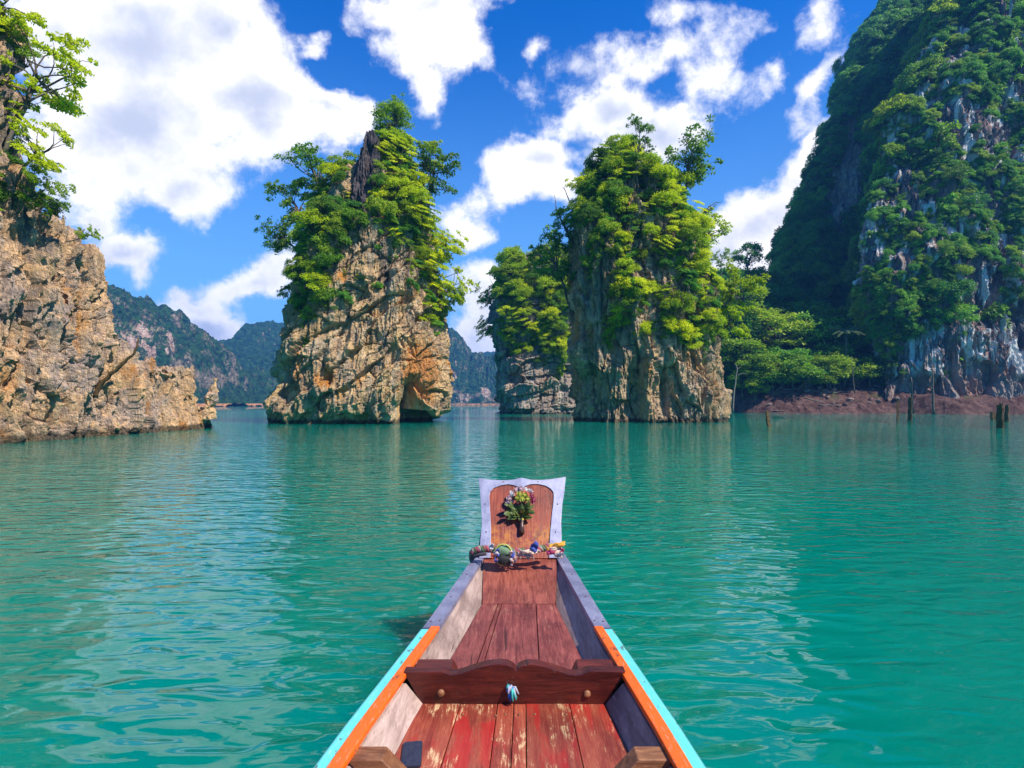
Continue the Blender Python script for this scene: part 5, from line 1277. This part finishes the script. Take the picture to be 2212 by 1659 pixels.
for i in range(60):
    x = rn.uniform(1106, 1142); c = at(x, 1192 + rn.uniform(-3, 5), 4.13 + rn.uniform(-.02, .02)); d = Vector((rn.uniform(-.02, .05), -.02, -rn.uniform(.03, .06)))
    MB().tube([c, c + d * .5 + Vector((.012, -.01, 0)), c + d], [.0045, .004, .002], 5).build('tassel_thread', M_GC, gl) if i < 26 else None
MB().tube([at(1020, 1208, 4.2), at(1025, 1202, 4.17), at(1036, 1198, 4.16), at(1050, 1196, 4.15)], .014, 8).build('rope_loop', flat('dark_rope', (.05, .04, .05), .9), gl, True)

# knot of blue string on the bulkhead
kn = empty('string_knot', bp(1108, 1494) + Vector((0, -.03, 0))); tag(kn, 'tuft of blue and green string hanging from the middle of the dark bulkhead', 'string')
M_S1 = flat('blue_string', (.02, .14, .55), .7); M_S2 = flat('teal_string', (.05, .40, .36), .7); M_S3 = flat('white_string', (.36, .36, .42), .7)
rn = random.Random(9); c = bp(1103, 1484)
for i in range(22):
    u = Vector((rn.uniform(-.6, 1.2), -rn.uniform(.5, 1.3), rn.uniform(-1.5, .1))); L = rn.uniform(.018, .036); s0 = c + Vector((0, -.002, 0))
    m = (M_S1, M_S2, M_S3)[i % 3]
    MB().tube([s0, s0 + u * L * .5 + Vector((0, 0, .012)), s0 + u * L + Vector((rn.uniform(-.01, .01), 0, -.008))], [.005, .006, .0035], 6).build('string', m, kn, True)
MB().ball(c + Vector((-.01, -.01, .004)), .012, 10, 7, None, 3, .3).build('knot', M_S2, kn, True)
# scrap of string on the deck behind it
sc_ = empty('string_scrap', at(1222, 1442, 2.62)); tag(sc_, 'small scrap of turquoise and white string lying behind the bulkhead on the right', 'string')
for i, (a, c_) in enumerate(((0, M_S2), (.05, M_S3), (.09, M_S2))):
    p = Vector((at(1205, 1438, 2.8).x + a, 2.66 + .01 * i, ZF + .012)); MB().tube([p, p + Vector((.025, .012, .006)), p + Vector((.05, -.006, .003))], .007, 6).build('string', c_, sc_, True)
# phone leaning against the rib
ph = empty('phone', (xc(2.1) - .42, 2.06, ZF)); tag(ph, 'dark blue black smartphone lying on the boat floor beside the left rib', 'phone')
def rrect(cx_, cy_, w, h, r, rot, z):
    out = []
    for qx, qy, a0 in ((1, 1, 0), (-1, 1, 90), (-1, -1, 180), (1, -1, 270)):
        for k in range(5):
            a = R(a0 + k * 22.5); x = qx * (w / 2 - r) + r * math.cos(a); y = qy * (h / 2 - r) + r * math.sin(a)
            out.append(Vector((cx_ + x * math.cos(rot) - y * math.sin(rot), cy_ + x * math.sin(rot) + y * math.cos(rot), z)))
    return out
pc = (-.392, 2.085)
MB().prism(rrect(*pc, .078, .155, .013, .13, ZF + .002), Vector((0, 0, .008))).build('body', flat('phone_case', (.02, .02, .03), .3), ph, bevel=.001)
MB().prism(rrect(*pc, .073, .150, .011, .13, ZF + .0102), Vector((0, 0, .0008))).build('screen', flat('phone_glass', (.008, .009, .035), .08, .6), ph)

# ------------------------------------------------------------------ one label each for the plants of a group: row and place in the row
ORD = ['first', 'second', 'third', 'fourth', 'fifth', 'sixth', 'seventh', 'eighth', 'ninth', 'tenth', 'eleventh', 'twelfth', 'thirteenth', 'fourteenth']
def relabel(group, base, per_row=8):
    os_ = [o for o in COL.objects if o.get('group') == group]
    P = np.array([o.location for o in os_]); sx_, sy_ = proj(P); order = np.argsort(sy_)
    nrow = max(1, math.ceil(len(os_) / per_row))
    for r_ in range(nrow):
        row = order[r_ * per_row:(r_ + 1) * per_row]; row = row[np.argsort(sx_[row])]
        rt = 'top row' if r_ == 0 else ('bottom row' if r_ == nrow - 1 else ORD[r_] + ' row down')
        for c_, i in enumerate(row):
            ct = 'leftmost' if c_ == 0 else ('rightmost' if c_ == len(row) - 1 else ORD[c_] + ' from left')
            os_[i]['label'] = f'{base}, {ct} in the {rt}'
for g_, b_ in (('sunlit shrubs on the tallest pillar', 'yellow green shrub on the tallest pillar'), ('shaded shrubs on the tallest pillar', 'mid green shrub on the tallest pillar'),
    ('creepers hanging on the tallest pillar', 'hanging creeper on the tallest pillar'), ('bright shrubs on the broad pillar', 'bright shrub on the broad pillar'),
    ('shaded shrubs on the broad pillar', 'mid green shrub on the broad pillar'), ('creepers hanging on the broad pillar', 'hanging creeper on the broad pillar'),
    ('shrubs on the rear pillar', 'shrub on the rear pillar'), ('creepers hanging on the rear pillar', 'creeper on the rear pillar'), ('shrubs on the left rock wall', 'leafy shrub on the left rock wall'),
    ('front trees of the wooded shore', 'green tree fronting the shore wood'), ('trees on the wooded slope', 'dark tree on the wooded slope'),
    ('trees on the lower cliff face', 'tree on the lower cliff'), ('trees on the upper cliff face', 'tree on the upper cliff'), ('creeper curtains on the cliff', 'creeper curtain on the cliff'),
    ('trees on the tall rear ridge', 'dark tree on the rear ridge'), ('bright creepers on the cliff rib', 'yellow green creeper on the cliff rib'), ('boulders on the red bank', 'grey boulder on the red bank'), ('driftwood on the red bank', 'driftwood log on the red bank')):
    relabel(g_, b_, 8 if 'cliff' not in g_ else 12)
